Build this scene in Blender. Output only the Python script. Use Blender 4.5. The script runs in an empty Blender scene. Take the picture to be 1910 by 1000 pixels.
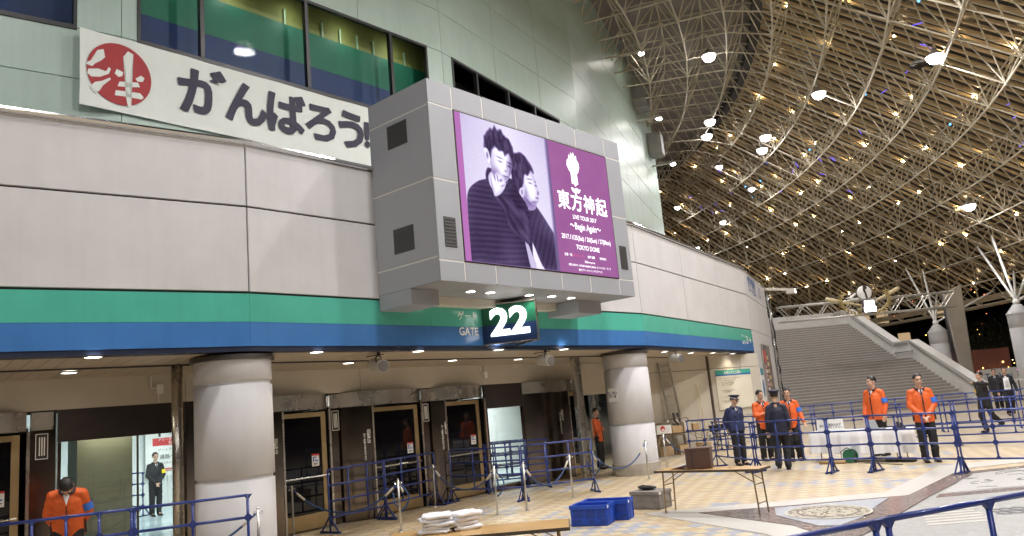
import bpy, bmesh, math, random
from mathutils import Vector, Matrix, Euler
random.seed(7)
R = math.radians
SC = bpy.context.scene
COL = SC.collection
# ------------------------------------------------------------ camera
F_PX, PITCH, ROLL, EYE = 1450.0, R(10.1), R(5.2), 1.95
_r0 = Vector((1, 0, 0)); _u0 = Vector((0, -math.sin(PITCH), math.cos(PITCH))); _f = Vector((0, math.cos(PITCH), math.sin(PITCH)))
_r = math.cos(ROLL) * _r0 - math.sin(ROLL) * _u0
_u = math.sin(ROLL) * _r0 + math.cos(ROLL) * _u0
cd_ = bpy.data.cameras.new('camera'); cd_.sensor_width = 36.0; cd_.lens = 36.0 * F_PX / 1910.0
cd_.clip_start = 0.1; cd_.clip_end = 2000
cam = bpy.data.objects.new('camera', cd_); COL.objects.link(cam)
_m = Matrix((_r, _u, -_f)).transposed().to_4x4(); _m.translation = (0, 0, EYE)
cam.matrix_world = _m
SC.camera = cam
# ------------------------------------------------------------ night sky (no sun: the photograph is taken after dark)
W = bpy.data.worlds.new('World'); SC.world = W; W.use_nodes = True
wn = W.node_tree; wn.nodes.clear()
sky = wn.nodes.new('ShaderNodeTexSky'); sky.sky_type = 'NISHITA'; sky.sun_disc = False
sky.sun_elevation = R(-6); sky.sun_rotation = R(200)
bg = wn.nodes.new('ShaderNodeBackground'); bg.inputs[1].default_value = 0.05
wo = wn.nodes.new('ShaderNodeOutputWorld')
wn.links.new(sky.outputs[0], bg.inputs[0]); wn.links.new(bg.outputs[0], wo.inputs[0])
vs = SC.view_settings; vs.view_transform = 'Standard'; vs.look = 'None'; vs.exposure = 0.15; vs.gamma = 1.0; vs.use_curve_mapping = False
SC.render.engine = 'CYCLES'
SC.cycles.use_denoising = True
SC.cycles.sample_clamp_indirect = 6.0
SC.cycles.max_bounces = 7
SC.cycles.transparent_max_bounces = 12
SC.cycles.caustics_reflective = False; SC.cycles.caustics_refractive = False
# lamp powers: big lamps under the canopy, small lamps in the ceilings
P_BAY, P_DOWN = 750.0, 28.0
WARMWHITE = (1.0, 0.965, 0.955)
# ------------------------------------------------------------ materials
MATS = {}
def mat(name, col=(.5, .5, .5), rough=.6, metal=0.0, var=.08, scale=3.0, bump=0.0, bscale=60.0, emit=0.0, ecol=None, spec=.5, dirt=0.0, coat=0.0, streak=0.0):
    if name in MATS: return MATS[name]
    m = bpy.data.materials.new(name); m.use_nodes = True; MATS[name] = m
    nt = m.node_tree; b = nt.nodes['Principled BSDF']; L = nt.links
    b.inputs['Roughness'].default_value = rough; b.inputs['Metallic'].default_value = metal
    b.inputs['Specular IOR Level'].default_value = spec
    b.inputs['Coat Weight'].default_value = coat
    b.inputs['Base Color'].default_value = (*col, 1)
    tc = nt.nodes.new('ShaderNodeTexCoord'); oi = nt.nodes.new('ShaderNodeObjectInfo')
    ml = nt.nodes.new('ShaderNodeMath'); ml.operation = 'MULTIPLY'; ml.inputs[1].default_value = 57.0
    L.new(oi.outputs['Random'], ml.inputs[0])
    ad = nt.nodes.new('ShaderNodeVectorMath'); ad.operation = 'ADD'
    L.new(tc.outputs['Object'], ad.inputs[0]); L.new(ml.outputs[0], ad.inputs[1])
    def noise(s, d=4, ro=.6):
        n = nt.nodes.new('ShaderNodeTexNoise'); n.inputs['Scale'].default_value = s; n.inputs['Detail'].default_value = d
        n.inputs['Roughness'].default_value = ro; L.new(ad.outputs[0], n.inputs['Vector']); return n
    if var > 0:
        n = noise(scale)
        mr = nt.nodes.new('ShaderNodeMapRange'); mr.inputs[1].default_value = .3; mr.inputs[2].default_value = .7
        mr.inputs[3].default_value = 1 - var; mr.inputs[4].default_value = 1 + var
        L.new(n.outputs[0], mr.inputs[0])
        hv = nt.nodes.new('ShaderNodeHueSaturation'); hv.inputs['Color'].default_value = (*col, 1)
        L.new(mr.outputs[0], hv.inputs['Value'])
        out = hv.outputs[0]
        if dirt > 0:
            n2 = noise(scale * .37, 8, .7)
            cr = nt.nodes.new('ShaderNodeMapRange'); cr.inputs[1].default_value = .5; cr.inputs[2].default_value = .75
            cr.inputs[3].default_value = 0; cr.inputs[4].default_value = dirt
            L.new(n2.outputs[0], cr.inputs[0])
            mx = nt.nodes.new('ShaderNodeMix'); mx.data_type = 'RGBA'; mx.inputs[7].default_value = (.10, .085, .07, 1)
            L.new(cr.outputs[0], mx.inputs[0]); L.new(out, mx.inputs[6]); out = mx.outputs[2]
        if streak > 0:
            vm = nt.nodes.new('ShaderNodeVectorMath'); vm.operation = 'MULTIPLY'; vm.inputs[1].default_value = (9, 9, .35); L.new(ad.outputs[0], vm.inputs[0])
            n3 = nt.nodes.new('ShaderNodeTexNoise'); n3.inputs['Scale'].default_value = 1.0; n3.inputs['Detail'].default_value = 5; L.new(vm.outputs[0], n3.inputs['Vector'])
            m3 = nt.nodes.new('ShaderNodeMapRange'); m3.inputs[1].default_value = .42; m3.inputs[2].default_value = .72; m3.inputs[3].default_value = 1; m3.inputs[4].default_value = 1 - streak; L.new(n3.outputs[0], m3.inputs[0])
            h3 = nt.nodes.new('ShaderNodeHueSaturation'); L.new(out, h3.inputs['Color']); L.new(m3.outputs[0], h3.inputs['Value']); out = h3.outputs[0]
        L.new(out, b.inputs['Base Color'])
        rr = nt.nodes.new('ShaderNodeMapRange'); rr.inputs[3].default_value = max(.02, rough - .07); rr.inputs[4].default_value = min(1, rough + .09)
        L.new(n.outputs[0], rr.inputs[0]); L.new(rr.outputs[0], b.inputs['Roughness'])
    if bump > 0:
        nb = noise(bscale, 3)
        bp = nt.nodes.new('ShaderNodeBump'); bp.inputs['Strength'].default_value = bump; bp.inputs['Distance'].default_value = .01
        L.new(nb.outputs[0], bp.inputs['Height']); L.new(bp.outputs[0], b.inputs['Normal'])
    if emit > 0:
        b.inputs['Emission Color'].default_value = (*(ecol or col), 1); b.inputs['Emission Strength'].default_value = emit
    return m
def emission(name, col, s):
    if name in MATS: return MATS[name]
    m = bpy.data.materials.new(name); m.use_nodes = True; MATS[name] = m
    nt = m.node_tree; nt.nodes.clear()
    e = nt.nodes.new('ShaderNodeEmission'); e.inputs[0].default_value = (*col, 1); e.inputs[1].default_value = s
    o = nt.nodes.new('ShaderNodeOutputMaterial'); nt.links.new(e.outputs[0], o.inputs[0]); return m
def thin_glass(name, tint=(.85, .9, .9), ior=1.5, rough=.02, refl=1.0):
    if name in MATS: return MATS[name]
    m = bpy.data.materials.new(name); m.use_nodes = True; MATS[name] = m
    nt = m.node_tree; nt.nodes.clear(); L = nt.links
    t = nt.nodes.new('ShaderNodeBsdfTransparent'); t.inputs[0].default_value = (*tint, 1)
    g = nt.nodes.new('ShaderNodeBsdfGlossy'); g.inputs['Roughness'].default_value = rough
    g.inputs[0].default_value = (1, 1, 1, 1)
    lw = nt.nodes.new('ShaderNodeLayerWeight'); lw.inputs[0].default_value = .5
    pw_ = nt.nodes.new('ShaderNodeMath'); pw_.operation = 'POWER'; pw_.inputs[1].default_value = 4.0; L.new(lw.outputs['Facing'], pw_.inputs[0])
    f = nt.nodes.new('ShaderNodeMath'); f.operation = 'MULTIPLY_ADD'; f.inputs[1].default_value = .9 * refl; f.inputs[2].default_value = ((ior - 1) / (ior + 1)) ** 2 * refl; L.new(pw_.outputs[0], f.inputs[0])
    mx = nt.nodes.new('ShaderNodeMixShader'); o = nt.nodes.new('ShaderNodeOutputMaterial')
    L.new(f.outputs[0], mx.inputs[0]); L.new(t.outputs[0], mx.inputs[1]); L.new(g.outputs[0], mx.inputs[2]); L.new(mx.outputs[0], o.inputs[0])
    return m
# ------------------------------------------------------------ mesh helpers
def frame_of(d):
    d = d.normalized(); up = Vector((0, 0, 1)) if abs(d.z) < .95 else Vector((1, 0, 0))
    x = d.cross(up).normalized(); y = x.cross(d).normalized(); return x, y
class MB:
    def __init__(s): s.v = []; s.f = []; s.mi = []
    def add(s, vs, fs, k=0):
        n = len(s.v); s.v += [tuple(v) for v in vs]; s.f += [tuple(i + n for i in f) for f in fs]; s.mi += [k] * len(fs); return s
    def box(s, x0, x1, y0, y1, z0, z1, M=None, k=0):
        p = [Vector((x, y, z)) for z in (z0, z1) for y in (y0, y1) for x in (x0, x1)]
        if M is not None: p = [M @ q for q in p]
        return s.add(p, [(0, 2, 3, 1), (4, 5, 7, 6), (0, 1, 5, 4), (2, 6, 7, 3), (0, 4, 6, 2), (1, 3, 7, 5)], k)
    def bar(s, p, q, w, h, k=0):
        p = Vector(p); q = Vector(q); x, y = frame_of(q - p); x = x * w / 2; y = y * h / 2
        vs = [p - x - y, p + x - y, p + x + y, p - x + y, q - x - y, q + x - y, q + x + y, q - x + y]
        return s.add(vs, [(0, 1, 2, 3), (7, 6, 5, 4), (0, 4, 5, 1), (1, 5, 6, 2), (2, 6, 7, 3), (3, 7, 4, 0)], k)
    def tube(s, p, q, r, n=8, r2=None, k=0, caps=True):
        p = Vector(p); q = Vector(q); x, y = frame_of(q - p); r2 = r if r2 is None else r2
        vs = []
        for c, rr in ((p, r), (q, r2)):
            for i in range(n):
                a = 2 * math.pi * i / n; vs.append(c + x * (rr * math.cos(a)) + y * (rr * math.sin(a)))
        fs = [(i, (i + 1) % n, n + (i + 1) % n, n + i) for i in range(n)]
        if caps: fs += [tuple(range(n))[::-1], tuple(range(n, 2 * n))]
        return s.add(vs, fs, k)
    def path(s, pts, r, n=6, k=0, closed=False):
        pts = [Vector(p) for p in pts]; m = len(pts); vs = []
        for i, p in enumerate(pts):
            a = pts[i - 1] if (i > 0 or closed) else p; b = pts[(i + 1) % m] if (i < m - 1 or closed) else p
            x, y = frame_of(b - a); rr = r[i] if isinstance(r, (list, tuple)) else r
            vs += [p + x * (rr * math.cos(2 * math.pi * j / n)) + y * (rr * math.sin(2 * math.pi * j / n)) for j in range(n)]
        fs = []
        for i in range(m if closed else m - 1):
            o = (i + 1) % m
            fs += [(i * n + j, i * n + (j + 1) % n, o * n + (j + 1) % n, o * n + j) for j in range(n)]
        if not closed: fs += [tuple(range(n))[::-1], tuple(range((m - 1) * n, m * n))]
        return s.add(vs, fs, k)
    def lathe(s, prof, n=24, c=(0, 0, 0), k=0, a0=0.0, a1=2 * math.pi):
        full = abs(a1 - a0 - 2 * math.pi) < 1e-6; vs = []; m = len(prof); nn = n if full else n + 1
        for i in range(nn):
            a = a0 + (a1 - a0) * i / n
            vs += [(c[0] + r * math.cos(a), c[1] + r * math.sin(a), c[2] + z) for r, z in prof]
        fs = []
        for i in range(n):
            o = (i + 1) % nn
            for j in range(m - 1): fs.append((i * m + j, o * m + j, o * m + j + 1, i * m + j + 1))
        return s.add(vs, fs, k)
    def prism(s, poly, z0, z1, M=None, k=0):
        n = len(poly); p = [Vector((x, y, z0)) for x, y in poly] + [Vector((x, y, z1)) for x, y in poly]
        if M is not None: p = [M @ q for q in p]
        ar = sum(poly[i][0] * poly[(i + 1) % n][1] - poly[(i + 1) % n][0] * poly[i][1] for i in range(n))
        fs = [tuple(range(n))[::-1], tuple(range(n, 2 * n))] + [(i, (i + 1) % n, n + (i + 1) % n, n + i) for i in range(n)]
        if ar < 0: fs = [f[::-1] for f in fs]
        return s.add(p, fs, k)
    def ell(s, c, rx, ry, rz, n=10, m=7, M=None, k=0):
        c = Vector(c); vs = [Vector((0, 0, -rz))]
        for i in range(1, m):
            th = math.pi * i / m - math.pi / 2
            for j in range(n):
                a = 2 * math.pi * j / n; vs.append(Vector((rx * math.cos(th) * math.cos(a), ry * math.cos(th) * math.sin(a), rz * math.sin(th))))
        vs.append(Vector((0, 0, rz)))
        if M is not None: vs = [M @ q for q in vs]
        vs = [v + c for v in vs]
        fs = [(0, 1 + (j + 1) % n, 1 + j) for j in range(n)]
        for i in range(m - 2):
            a = 1 + i * n
            fs += [(a + j, a + (j + 1) % n, a + n + (j + 1) % n, a + n + j) for j in range(n)]
        t = 1 + (m - 2) * n
        fs += [(t + j, t + (j + 1) % n, len(vs) - 1) for j in range(n)]
        return s.add(vs, fs, k)
    def mesh(s, name, mats, smooth=False):
        me = bpy.data.meshes.new(name); me.from_pydata(s.v, [], s.f)
        mats = mats if isinstance(mats, (list, tuple)) else [mats]
        for m in mats: me.materials.append(m)
        if len(mats) > 1: me.polygons.foreach_set('material_index', s.mi)
        if smooth: me.polygons.foreach_set('use_smooth', [True] * len(me.polygons))
        me.update(); return me
    def build(s, name, mats, parent=None, M=None, smooth=False, bevel=0.0, seg=2):
        return link(name, s.mesh(name, mats, smooth), parent, M, bevel, seg)
def link(name, data, parent=None, M=None, bevel=0.0, seg=2):
    o = bpy.data.objects.new(name, data); COL.objects.link(o)
    if M is not None: o.matrix_basis = M
    if parent is not None: o.parent = parent
    if bevel > 0:
        b = o.modifiers.new('bevel', 'BEVEL'); b.width = bevel; b.segments = seg; b.limit_method = 'ANGLE'; b.angle_limit = R(40)
    return o
def tag(o, label=None, cat=None, group=None, kind=None):
    if label: o['label'] = label
    if cat: o['category'] = cat
    if group: o['group'] = group
    if kind: o['kind'] = kind
    return o
def thing(name, label, cat, loc=(0, 0, 0), rz=0.0, group=None, M=None):
    o = bpy.data.objects.new(name, None); COL.objects.link(o); o.empty_display_size = .2
    if M is not None: o.matrix_basis = M
    else: o.location = loc; o.rotation_euler = (0, 0, rz)
    return tag(o, label, cat, group)
def copy_tree(o, parent=None):
    c = o.copy(); COL.objects.link(c)
    if parent is not None: c.parent = parent
    for ch in o.children: copy_tree(ch, c)
    return c
def text_mesh(body, size=1.0, bold=0.0, depth=0.0, align='CENTER', sx=1.0, spacing=1.0, line=1.0, shear=0.0):
    c = bpy.data.curves.new('lettering', 'FONT'); c.body = body; c.size = size; c.offset = bold * size; c.align_x = align; c.align_y = 'CENTER'
    c.extrude = depth; c.space_character = spacing; c.space_line = line; c.shear = shear; c.resolution_u = 3
    o = bpy.data.objects.new('t', c); COL.objects.link(o)
    dg = bpy.context.evaluated_depsgraph_get(); me = bpy.data.meshes.new_from_object(o.evaluated_get(dg))
    COL.objects.unlink(o); bpy.data.objects.remove(o)
    if sx != 1.0:
        for v in me.vertices: v.co.x *= sx
    return me
def text(name, body, size, m, parent, M, **kw):
    me = text_mesh(body, size, **kw); me.materials.clear(); me.materials.append(m); me.name = name
    return link(name, me, parent, M)
UPRIGHT = Matrix(((1, 0, 0, 0), (0, 0, -1, 0), (0, 1, 0, 0), (0, 0, 0, 1)))   # text lies in xy: stand it in xz facing -y
def lamp(name, kind, loc, power, col, parent=None, size=.3, rot=None, spot=None, blend=.5, spread=None):
    l = bpy.data.lights.new(name, kind); l.energy = power; l.color = col
    if kind == 'AREA':
        l.shape = 'DISK'; l.size = size
        if spread: l.spread = spread
    else: l.shadow_soft_size = size
    if kind == 'SPOT': l.spot_size = spot or R(120); l.spot_blend = blend
    o = bpy.data.objects.new(name, l); COL.objects.link(o); o.location = loc
    if rot is not None: o.rotation_euler = rot
    if parent is not None: o.parent = parent
    return o
# ------------------------------------------------------------ the round building's plan: a 34-sided ring about CO
T_, SIDE, HB = 10.55, 11.1, 40.83
RV = SIDE / (2 * math.sin(R(T_ / 2)))
def cdir(a): return Vector((math.sin(R(a)), math.cos(R(a)), 0))
CO = Vector((-45.87, 55.15, 0))
def vert(i, ds=0): return CO + (RV - ds) * cdir(HB + 90 + T_ / 2 - (i - 1) * T_)
def facet(i, ds=0):      # local x along the wall, local y inwards, local z up
    a = cdir(HB - (i - 1) * T_); n = cdir(HB + 90 - (i - 1) * T_)
    m = Matrix((a, -n, Vector((0, 0, 1)))).transposed().to_4x4(); m.translation = vert(i, ds); return m
def flen(ds): return SIDE * (RV - ds) / RV
def hframe(p, heading):
    a = cdir(heading); n = cdir(heading + 90)
    m = Matrix((a, -n, Vector((0, 0, 1)))).transposed().to_4x4(); m.translation = Vector(p); return m
def ring(r, a, z): p = CO + r * cdir(a); p.z = z; return p
def no_nee(*names):      # lamps whose light comes from a real lamp need not be sampled twice
    for n in names:
        if n in MATS: MATS[n].cycles.emission_sampling = 'NONE'
# ============================================================ ground base (details in the paving part)
m_white = mat('painted_panel', (.56, .55, .552), .62, var=.05, scale=1.2, bump=.15, bscale=160, dirt=.12, streak=.03)
m_joint = mat('dark_joint', (.045, .04, .045), .8, var=.1)
m_green = mat('green_enamel', (.085, .43, .33), .14, var=.06, scale=1.4, spec=.6, streak=.05)
m_blue = mat('blue_enamel', (.06, .185, .46), .14, var=.06, scale=1.4, spec=.6, streak=.05)
m_chrome = mat('polished_steel', (.72, .72, .72), .16, metal=1, var=.05)
m_steel = mat('brushed_steel', (.64, .60, .54), .27, metal=1, var=.12, scale=2.5, bump=.08, bscale=90)
m_bronze = mat('bronze_steel', (.20, .165, .14), .16, metal=1, var=.14, scale=2.0, bump=.06, bscale=80)
m_gold = mat('gold_anodised', (.55, .42, .23), .36, metal=1, var=.1)
m_soffit = mat('soffit_plank', (.52, .45, .36), .5, var=.07, scale=2)
m_beige = mat('beige_wall', (.56, .52, .44), .7, var=.05, scale=1.3, bump=.1, bscale=200, dirt=.06)
m_black = mat('black_rubber', (.012, .012, .013), .5, var=.1)
m_darkglass = mat('dark_door_glass', (.008, .008, .010), .03, var=0, spec=.35)
m_glass = thin_glass('clear_glass')
m_glassu = thin_glass('upper_window_glass', (.9, .93, .92), 1.4, .02, .03)
m_clad = mat('green_grey_cladding', (.42, .54, .475), .36, var=.05, scale=.8, bump=.05, bscale=30, dirt=.05, streak=.06)
m_frame = mat('black_window_frame', (.015, .015, .017), .4, var=.1)
m_text = mat('white_vinyl', (.85, .85, .82), .5, var=.02)
m_grey = mat('grey_roofing', (.25, .25, .25), .8, var=.1)
m_conc = mat('concrete_plinth', (.36, .33, .28), .8, var=.16, scale=5, bump=.3, bscale=90, dirt=.2)
m_lampon = emission('lamp_disc', (1.0, .93, .84), 14.0)
B0 = thing('stadium_building', 'round stadium building with white panels, green and blue stripe and pale green upper wall', 'building', vert(1))
B0INV = B0.matrix_basis.inverted()
B0INV = Matrix.Translation(-vert(1))
def bpart(mb, name, m, M, parent=None, **kw):
    o = mb.build(name, m, parent or B0, M if parent is None else None, **kw)
    if parent is None: o.matrix_parent_inverse = B0INV
    return o
def blink(name, me, M):
    o = link(name, me, B0, M); o.matrix_parent_inverse = B0INV; return o
def panel_mesh(w, h, th=.12, m=m_white, name='wall_panel'):
    return MB().box(0, w, 0, th, 0, h).mesh(name, m)
# ---------------- lower facade, facets 0 1 2
Z_ROWS = ((4.035, 5.355), (5.385, 6.36))
w3 = SIDE / 3
pm = {z: panel_mesh(w3 - .024, z[1] - z[0]) for z in Z_ROWS}
gm = panel_mesh(w3 - .004, .43, .08, m_green, 'green_stripe_panel')
bm_ = panel_mesh(w3 - .004, .364, .08, m_blue, 'blue_stripe_panel')
for i in (0, 1, 2):
    F = facet(i)
    bpart(MB().box(-.05, SIDE + .05, .045, .35, 3.2, 6.34), 'backing_wall', m_joint, F)
    for k in range(3):
        for z in Z_ROWS:
            o = blink('wall_panel', pm[z], F @ Matrix.Translation((k * w3 + .012, 0, z[0])))
            b = o.modifiers.new('bevel', 'BEVEL'); b.width = .008; b.segments = 2
        blink('green_stripe_panel', gm, F @ Matrix.Translation((k * w3 + .002, 0, 3.568)))
        blink('blue_stripe_panel', bm_, F @ Matrix.Translation((k * w3 + .002, 0, 3.2)))
    bpart(MB().box(-.01, SIDE + .01, .02, .3, 3.125, 3.197), 'stripe_lip', mat('navy_lip', (.012, .02, .05), .4), F)
    c = MB().tube((-.02, -.02, 6.415), (SIDE + .02, -.02, 6.415), .045, 8)
    c.box(-.02, SIDE + .02, .03, .4, 6.362, 6.40)
    bpart(c, 'coping_rail', m_chrome, F, smooth=False)
    bpart(MB().add([(0, .3, 6.34), (SIDE, .3, 6.34), (SIDE - .55, 6.2, 6.34), (.55, 6.2, 6.34)], [(0, 1, 2, 3)]), 'terrace_slab', m_grey, F)  # unseen terrace roof, put in to block light from above
    # soffit planks, each running from the stripe back to the entrance wall
    n = 52; f2 = flen(2.6) / SIDE; off = (SIDE - flen(2.6)) / 2
    for k in range(n):
        a, b = k * SIDE / n + .006, (k + 1) * SIDE / n - .006
        a2, b2 = off + a * f2, off + b * f2
        p = MB()
        p.add([(a, .3, 3.125), (b, .3, 3.125), (b2, 2.62, 3.02), (a2, 2.62, 3.02), (a, .3, 3.145), (b, .3, 3.145), (b2, 2.62, 3.04), (a2, 2.62, 3.04)],
              [(3, 2, 1, 0), (4, 5, 6, 7), (0, 1, 5, 4), (2, 3, 7, 6), (1, 2, 6, 5), (3, 0, 4, 7)])
        bpart(p, 'soffit_plank', m_soffit, F)
    s = MB().add([(0, .1, 3.16), (SIDE, .1, 3.16), (SIDE - off, 2.7, 3.06), (off, 2.7, 3.06)], [(3, 2, 1, 0)])
    s.box(.2, SIDE - .2, 1.32, 1.35, 3.055, 3.08)
    bpart(s, 'soffit_backing', m_joint, F)
# ---------------- last facet D, turning towards the stairs
FD = hframe(vert(3), 23.4); LD = 6.9
d = MB().box(.02, LD, .045, .5, 0, 6.34)
bpart(d, 'backing_wall', m_joint, FD)
for z0, z1 in ((0, 1.25), (1.262, 4.02), (4.035, 5.355), (5.385, 6.36)):
    for x0, x1 in ((.03, 3.44), (3.464, LD)):
        bpart(MB().box(x0, x1, 0, .12, z0, z1), 'wall_panel', m_white, FD, bevel=.008)
bpart(MB().box(0, LD, -.03, .4, 6.362, 6.42), 'coping_rail', m_chrome, FD)
bpart(MB().box(LD + .004, LD + .03, 0, 4, 0, 6.36), 'end_wall', m_white, FD)
bpart(MB().box(0, LD, .5, 5, 6.30, 6.345), 'terrace_slab', m_grey, FD)  # unseen terrace roof, blocks light here too
# ---------------- round columns under the facet joints
def column(c):
    prof = [(.615, 0), (.615, .28), (.605, .295), (.575, .30)]
    for z in (1.27, 2.68):
        prof += [(.575, z - .035), (.545, z - .03), (.545, z + .01), (.578, z + .035)]
    prof += [(.575, 3.02)]
    col = MB().lathe(prof[3:], 56).build('column', m_white, B0, Matrix.Translation(c), smooth=False)
    col.matrix_parent_inverse = B0INV
    for p in col.data.polygons: p.use_smooth = abs(p.normal.z) < .3
    MB().lathe(prof[:4], 56).build('plinth', m_conc, col)
    MB().lathe([(.56, 3.02), (.625, 3.025), (.625, 3.095), (.56, 3.1)], 56).build('top_ring', mat('dark_ring', (.10, .09, .085), .4, metal=.6), col)
for i in (1, 2): column(vert(i, .66))
# ---------------- entrance wall, set 2.6 m back
DS = 2.6; LE = flen(DS)
def arc(u0, u1, t0, t1, b, n=10):           # plan curve of a drum front: bulges outwards by b
    return [(t0 + (t1 - t0) * (u0 + (u1 - u0) * k / n), -b * math.sin(math.pi * min(1, max(0, u0 + (u1 - u0) * k / n))) ** .8 if True else 0) for k in range(n + 1)]
def curved(pts, z0, z1, th=.03):
    n = len(pts); mb = MB()
    vs = [(x, y, z0) for x, y in pts] + [(x, y, z1) for x, y in pts] + [(x, y + th, z0) for x, y in pts] + [(x, y + th, z1) for x, y in pts]
    fs = []
    for k in range(n - 1):
        fs += [(k, k + 1, n + k + 1, n + k), (2 * n + k + 1, 2 * n + k, 3 * n + k, 3 * n + k + 1), (n + k, n + k + 1, 3 * n + k + 1, 3 * n + k), (k + 1, k, 2 * n + k, 2 * n + k + 1)]
    fs += [(0, n, 3 * n, 2 * n), (n - 1, 3 * n - 1, 4 * n - 1, 2 * n - 1)]
    return mb.add(vs, fs)
m_stw = mat('sticker_white', (.82, .80, .76), .5, var=.02); m_str = mat('sticker_red', (.62, .05, .05), .5, var=.02); m_stb = mat('sticker_blue', (.03, .10, .42), .5, var=.02)
def sticker(parent, x, y, z, w=.16, h=.23):
    b = MB().box(x, x + w, y - .004, y, z, z + h).build('sticker', m_stw, parent)
    MB().box(x, x + w, y - .008, y - .0045, z + h * .86, z + h).build('sticker_header', m_str, parent)
    p = MB().box(x + .02, x + .042, y - .008, y - .0045, z + h * .38, z + h * .78)
    p.box(x + .043, x + w * .62, y - .008, y - .0045, z + h * .70, z + h * .78)
    p.box(x + w * .42, x + w * .52, y - .0078, y - .0045, z + h * .54, z + h * .64)
    p.box(x + w * .36, x + w * .85, y - .0076, y - .0045, z + h * .40, z + h * .50)
    p.build('sticker_pictogram', m_stb, parent)
    MB().box(x + .03, x + w - .03, y - .0075, y - .0045, z + h * .20, z + h * .26).box(x + .03, x + w - .05, y - .0075, y - .0045, z + h * .10, z + h * .14).build('sticker_print', m_joint, parent)
def revolving(Fm, t0, tp, t1, strip=True, lettering=True, b=.30):
    """unit from t0 to t1: bronze curved pillar up to tp, then the door opening"""
    up = (tp - t0) / (t1 - t0)
    un = bpart(curved(arc(0, up, t0, t1, b), 0, 2.245), 'revolving_door', m_bronze, Fm, smooth=False)
    curved(arc(0, 1, t0, t1, b + .02, 18), 2.25, 2.54, .05).build('header', m_steel, un)
    curved(arc(0, 1, t0, t1, b + .035, 18), 2.238, 2.252, .05).build('header_trim', m_chrome, un)
    pts = arc(up, 1, t0, t1, b)
    yd = pts[0][1] + .22
    MB().box(tp - .02, tp + .015, pts[0][1] - .012, pts[0][1] + .25, 0, 2.237).build('jamb', m_steel, un)
    # black backing sheets put in so the doors look dark inside
    r = MB().box(tp + .02, t1 + .05, .9, .95, 0, 2.3).box(tp + .02, t1 + .05, yd + .3, .9, 2.24, 2.3).box(t1 + .0, t1 + .05, -.0, .9, 0, 2.235).box(t0 + .1, tp + .0, .9, .95, 0, 2.5 if t0 < 8 else .01)
    r.build('recess', m_black, un)
    # door leaf: gold frame round dark glass
    x0, x1 = tp + .06, t1 - .09
    lf = MB().box(x0, x0 + .09, yd, yd + .05, .02, 2.2).box(x1 - .11, x1, yd, yd + .05, .02, 2.2).box(x0 + .09, x1 - .11, yd, yd + .05, 2.11, 2.2).box(x0 + .09, x1 - .11, yd, yd + .05, .02, .30)
    leaf = lf.build('door_frame', m_gold, un, bevel=.004)
    MB().box(x0 + .09, x1 - .11, yd + .02, yd + .03, .30, 2.11).build('door_glass', m_darkglass, un)
    MB().tube((x0 + .02, yd - .07, .98), (x1 - .03, yd - .07, .98), .022, 8).tube((x0 + .04, yd, .98), (x0 + .04, yd - .07, .98), .018, 6).tube((x1 - .05, yd, .98), (x1 - .05, yd - .07, .98), .018, 6).build('push_bar', m_chrome, un)
    sticker(un, x1 - .34, yd + .015, 1.17)
    MB().box(t1 + .0, t1 + .045, -.05, .02, 0, 2.237).build('jamb', m_steel, un)
    if strip:
        MB().box(t1 + .055, t1 + .40, .05, .09, 0, 2.5).build('flat_strip', m_bronze, un)
        MB().box(t1 + .06, t1 + .36, -.012, .04, 2.25, 2.52).build('strip_header', m_steel, un)
        s = MB().box(t1 + .12, t1 + .30, .030, .046, 1.80, 2.20).build('door_sign', m_joint, un)
        q = MB()
        for a, c in ((.125, .135), (.285, .295)): q.box(t1 + a, t1 + c, .024, .0295, 1.805, 2.195)
        q.box(t1 + .136, t1 + .284, .024, .0295, 1.805, 1.815).box(t1 + .136, t1 + .284, .024, .0295, 2.185, 2.195)
        for a in (.172, .205, .238): q.box(t1 + a, t1 + a + .016, .024, .0295, 1.86, 2.14)
        q.build('sign_lines', m_text, un)
    if lettering:
        xm = t0 + (tp - t0) * .70; ym = -b * math.sin(math.pi * (xm - t0) / (t1 - t0)) ** .8 - .012
        sl = math.atan2(pts[0][1] - ym, tp - xm) * .8
        Mx = Matrix.Translation((xm, ym - .012, 0)) @ Matrix.Rotation(sl, 4, 'Z')
        for s, dx, z, sz in (('回\n転\n扉\nは', .07, 1.62, .085), ('お\n一\n人\n様\nず\nつ\nお\n入\nり\n下\nさ\nい', -.03, 1.42, .058)):
            text('lettering', s, sz, m_text, un, Mx @ Matrix.Translation((dx, 0, z)) @ UPRIGHT, bold=.02, line=.78)
    return un
FE1, FE0 = facet(1, DS), facet(0, DS)
revolving(FE1, .95, 1.70, 2.88)
revolving(FE1, 3.20, 3.82, 5.32)
revolving(FE1, 5.36 + .30, 5.95, 7.36, strip=False)
revolving(FE1, 8.86, 10.35, 11.35, strip=False, b=.34)
revolving(FE0, 6.3, 7.15, 8.28)
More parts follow.
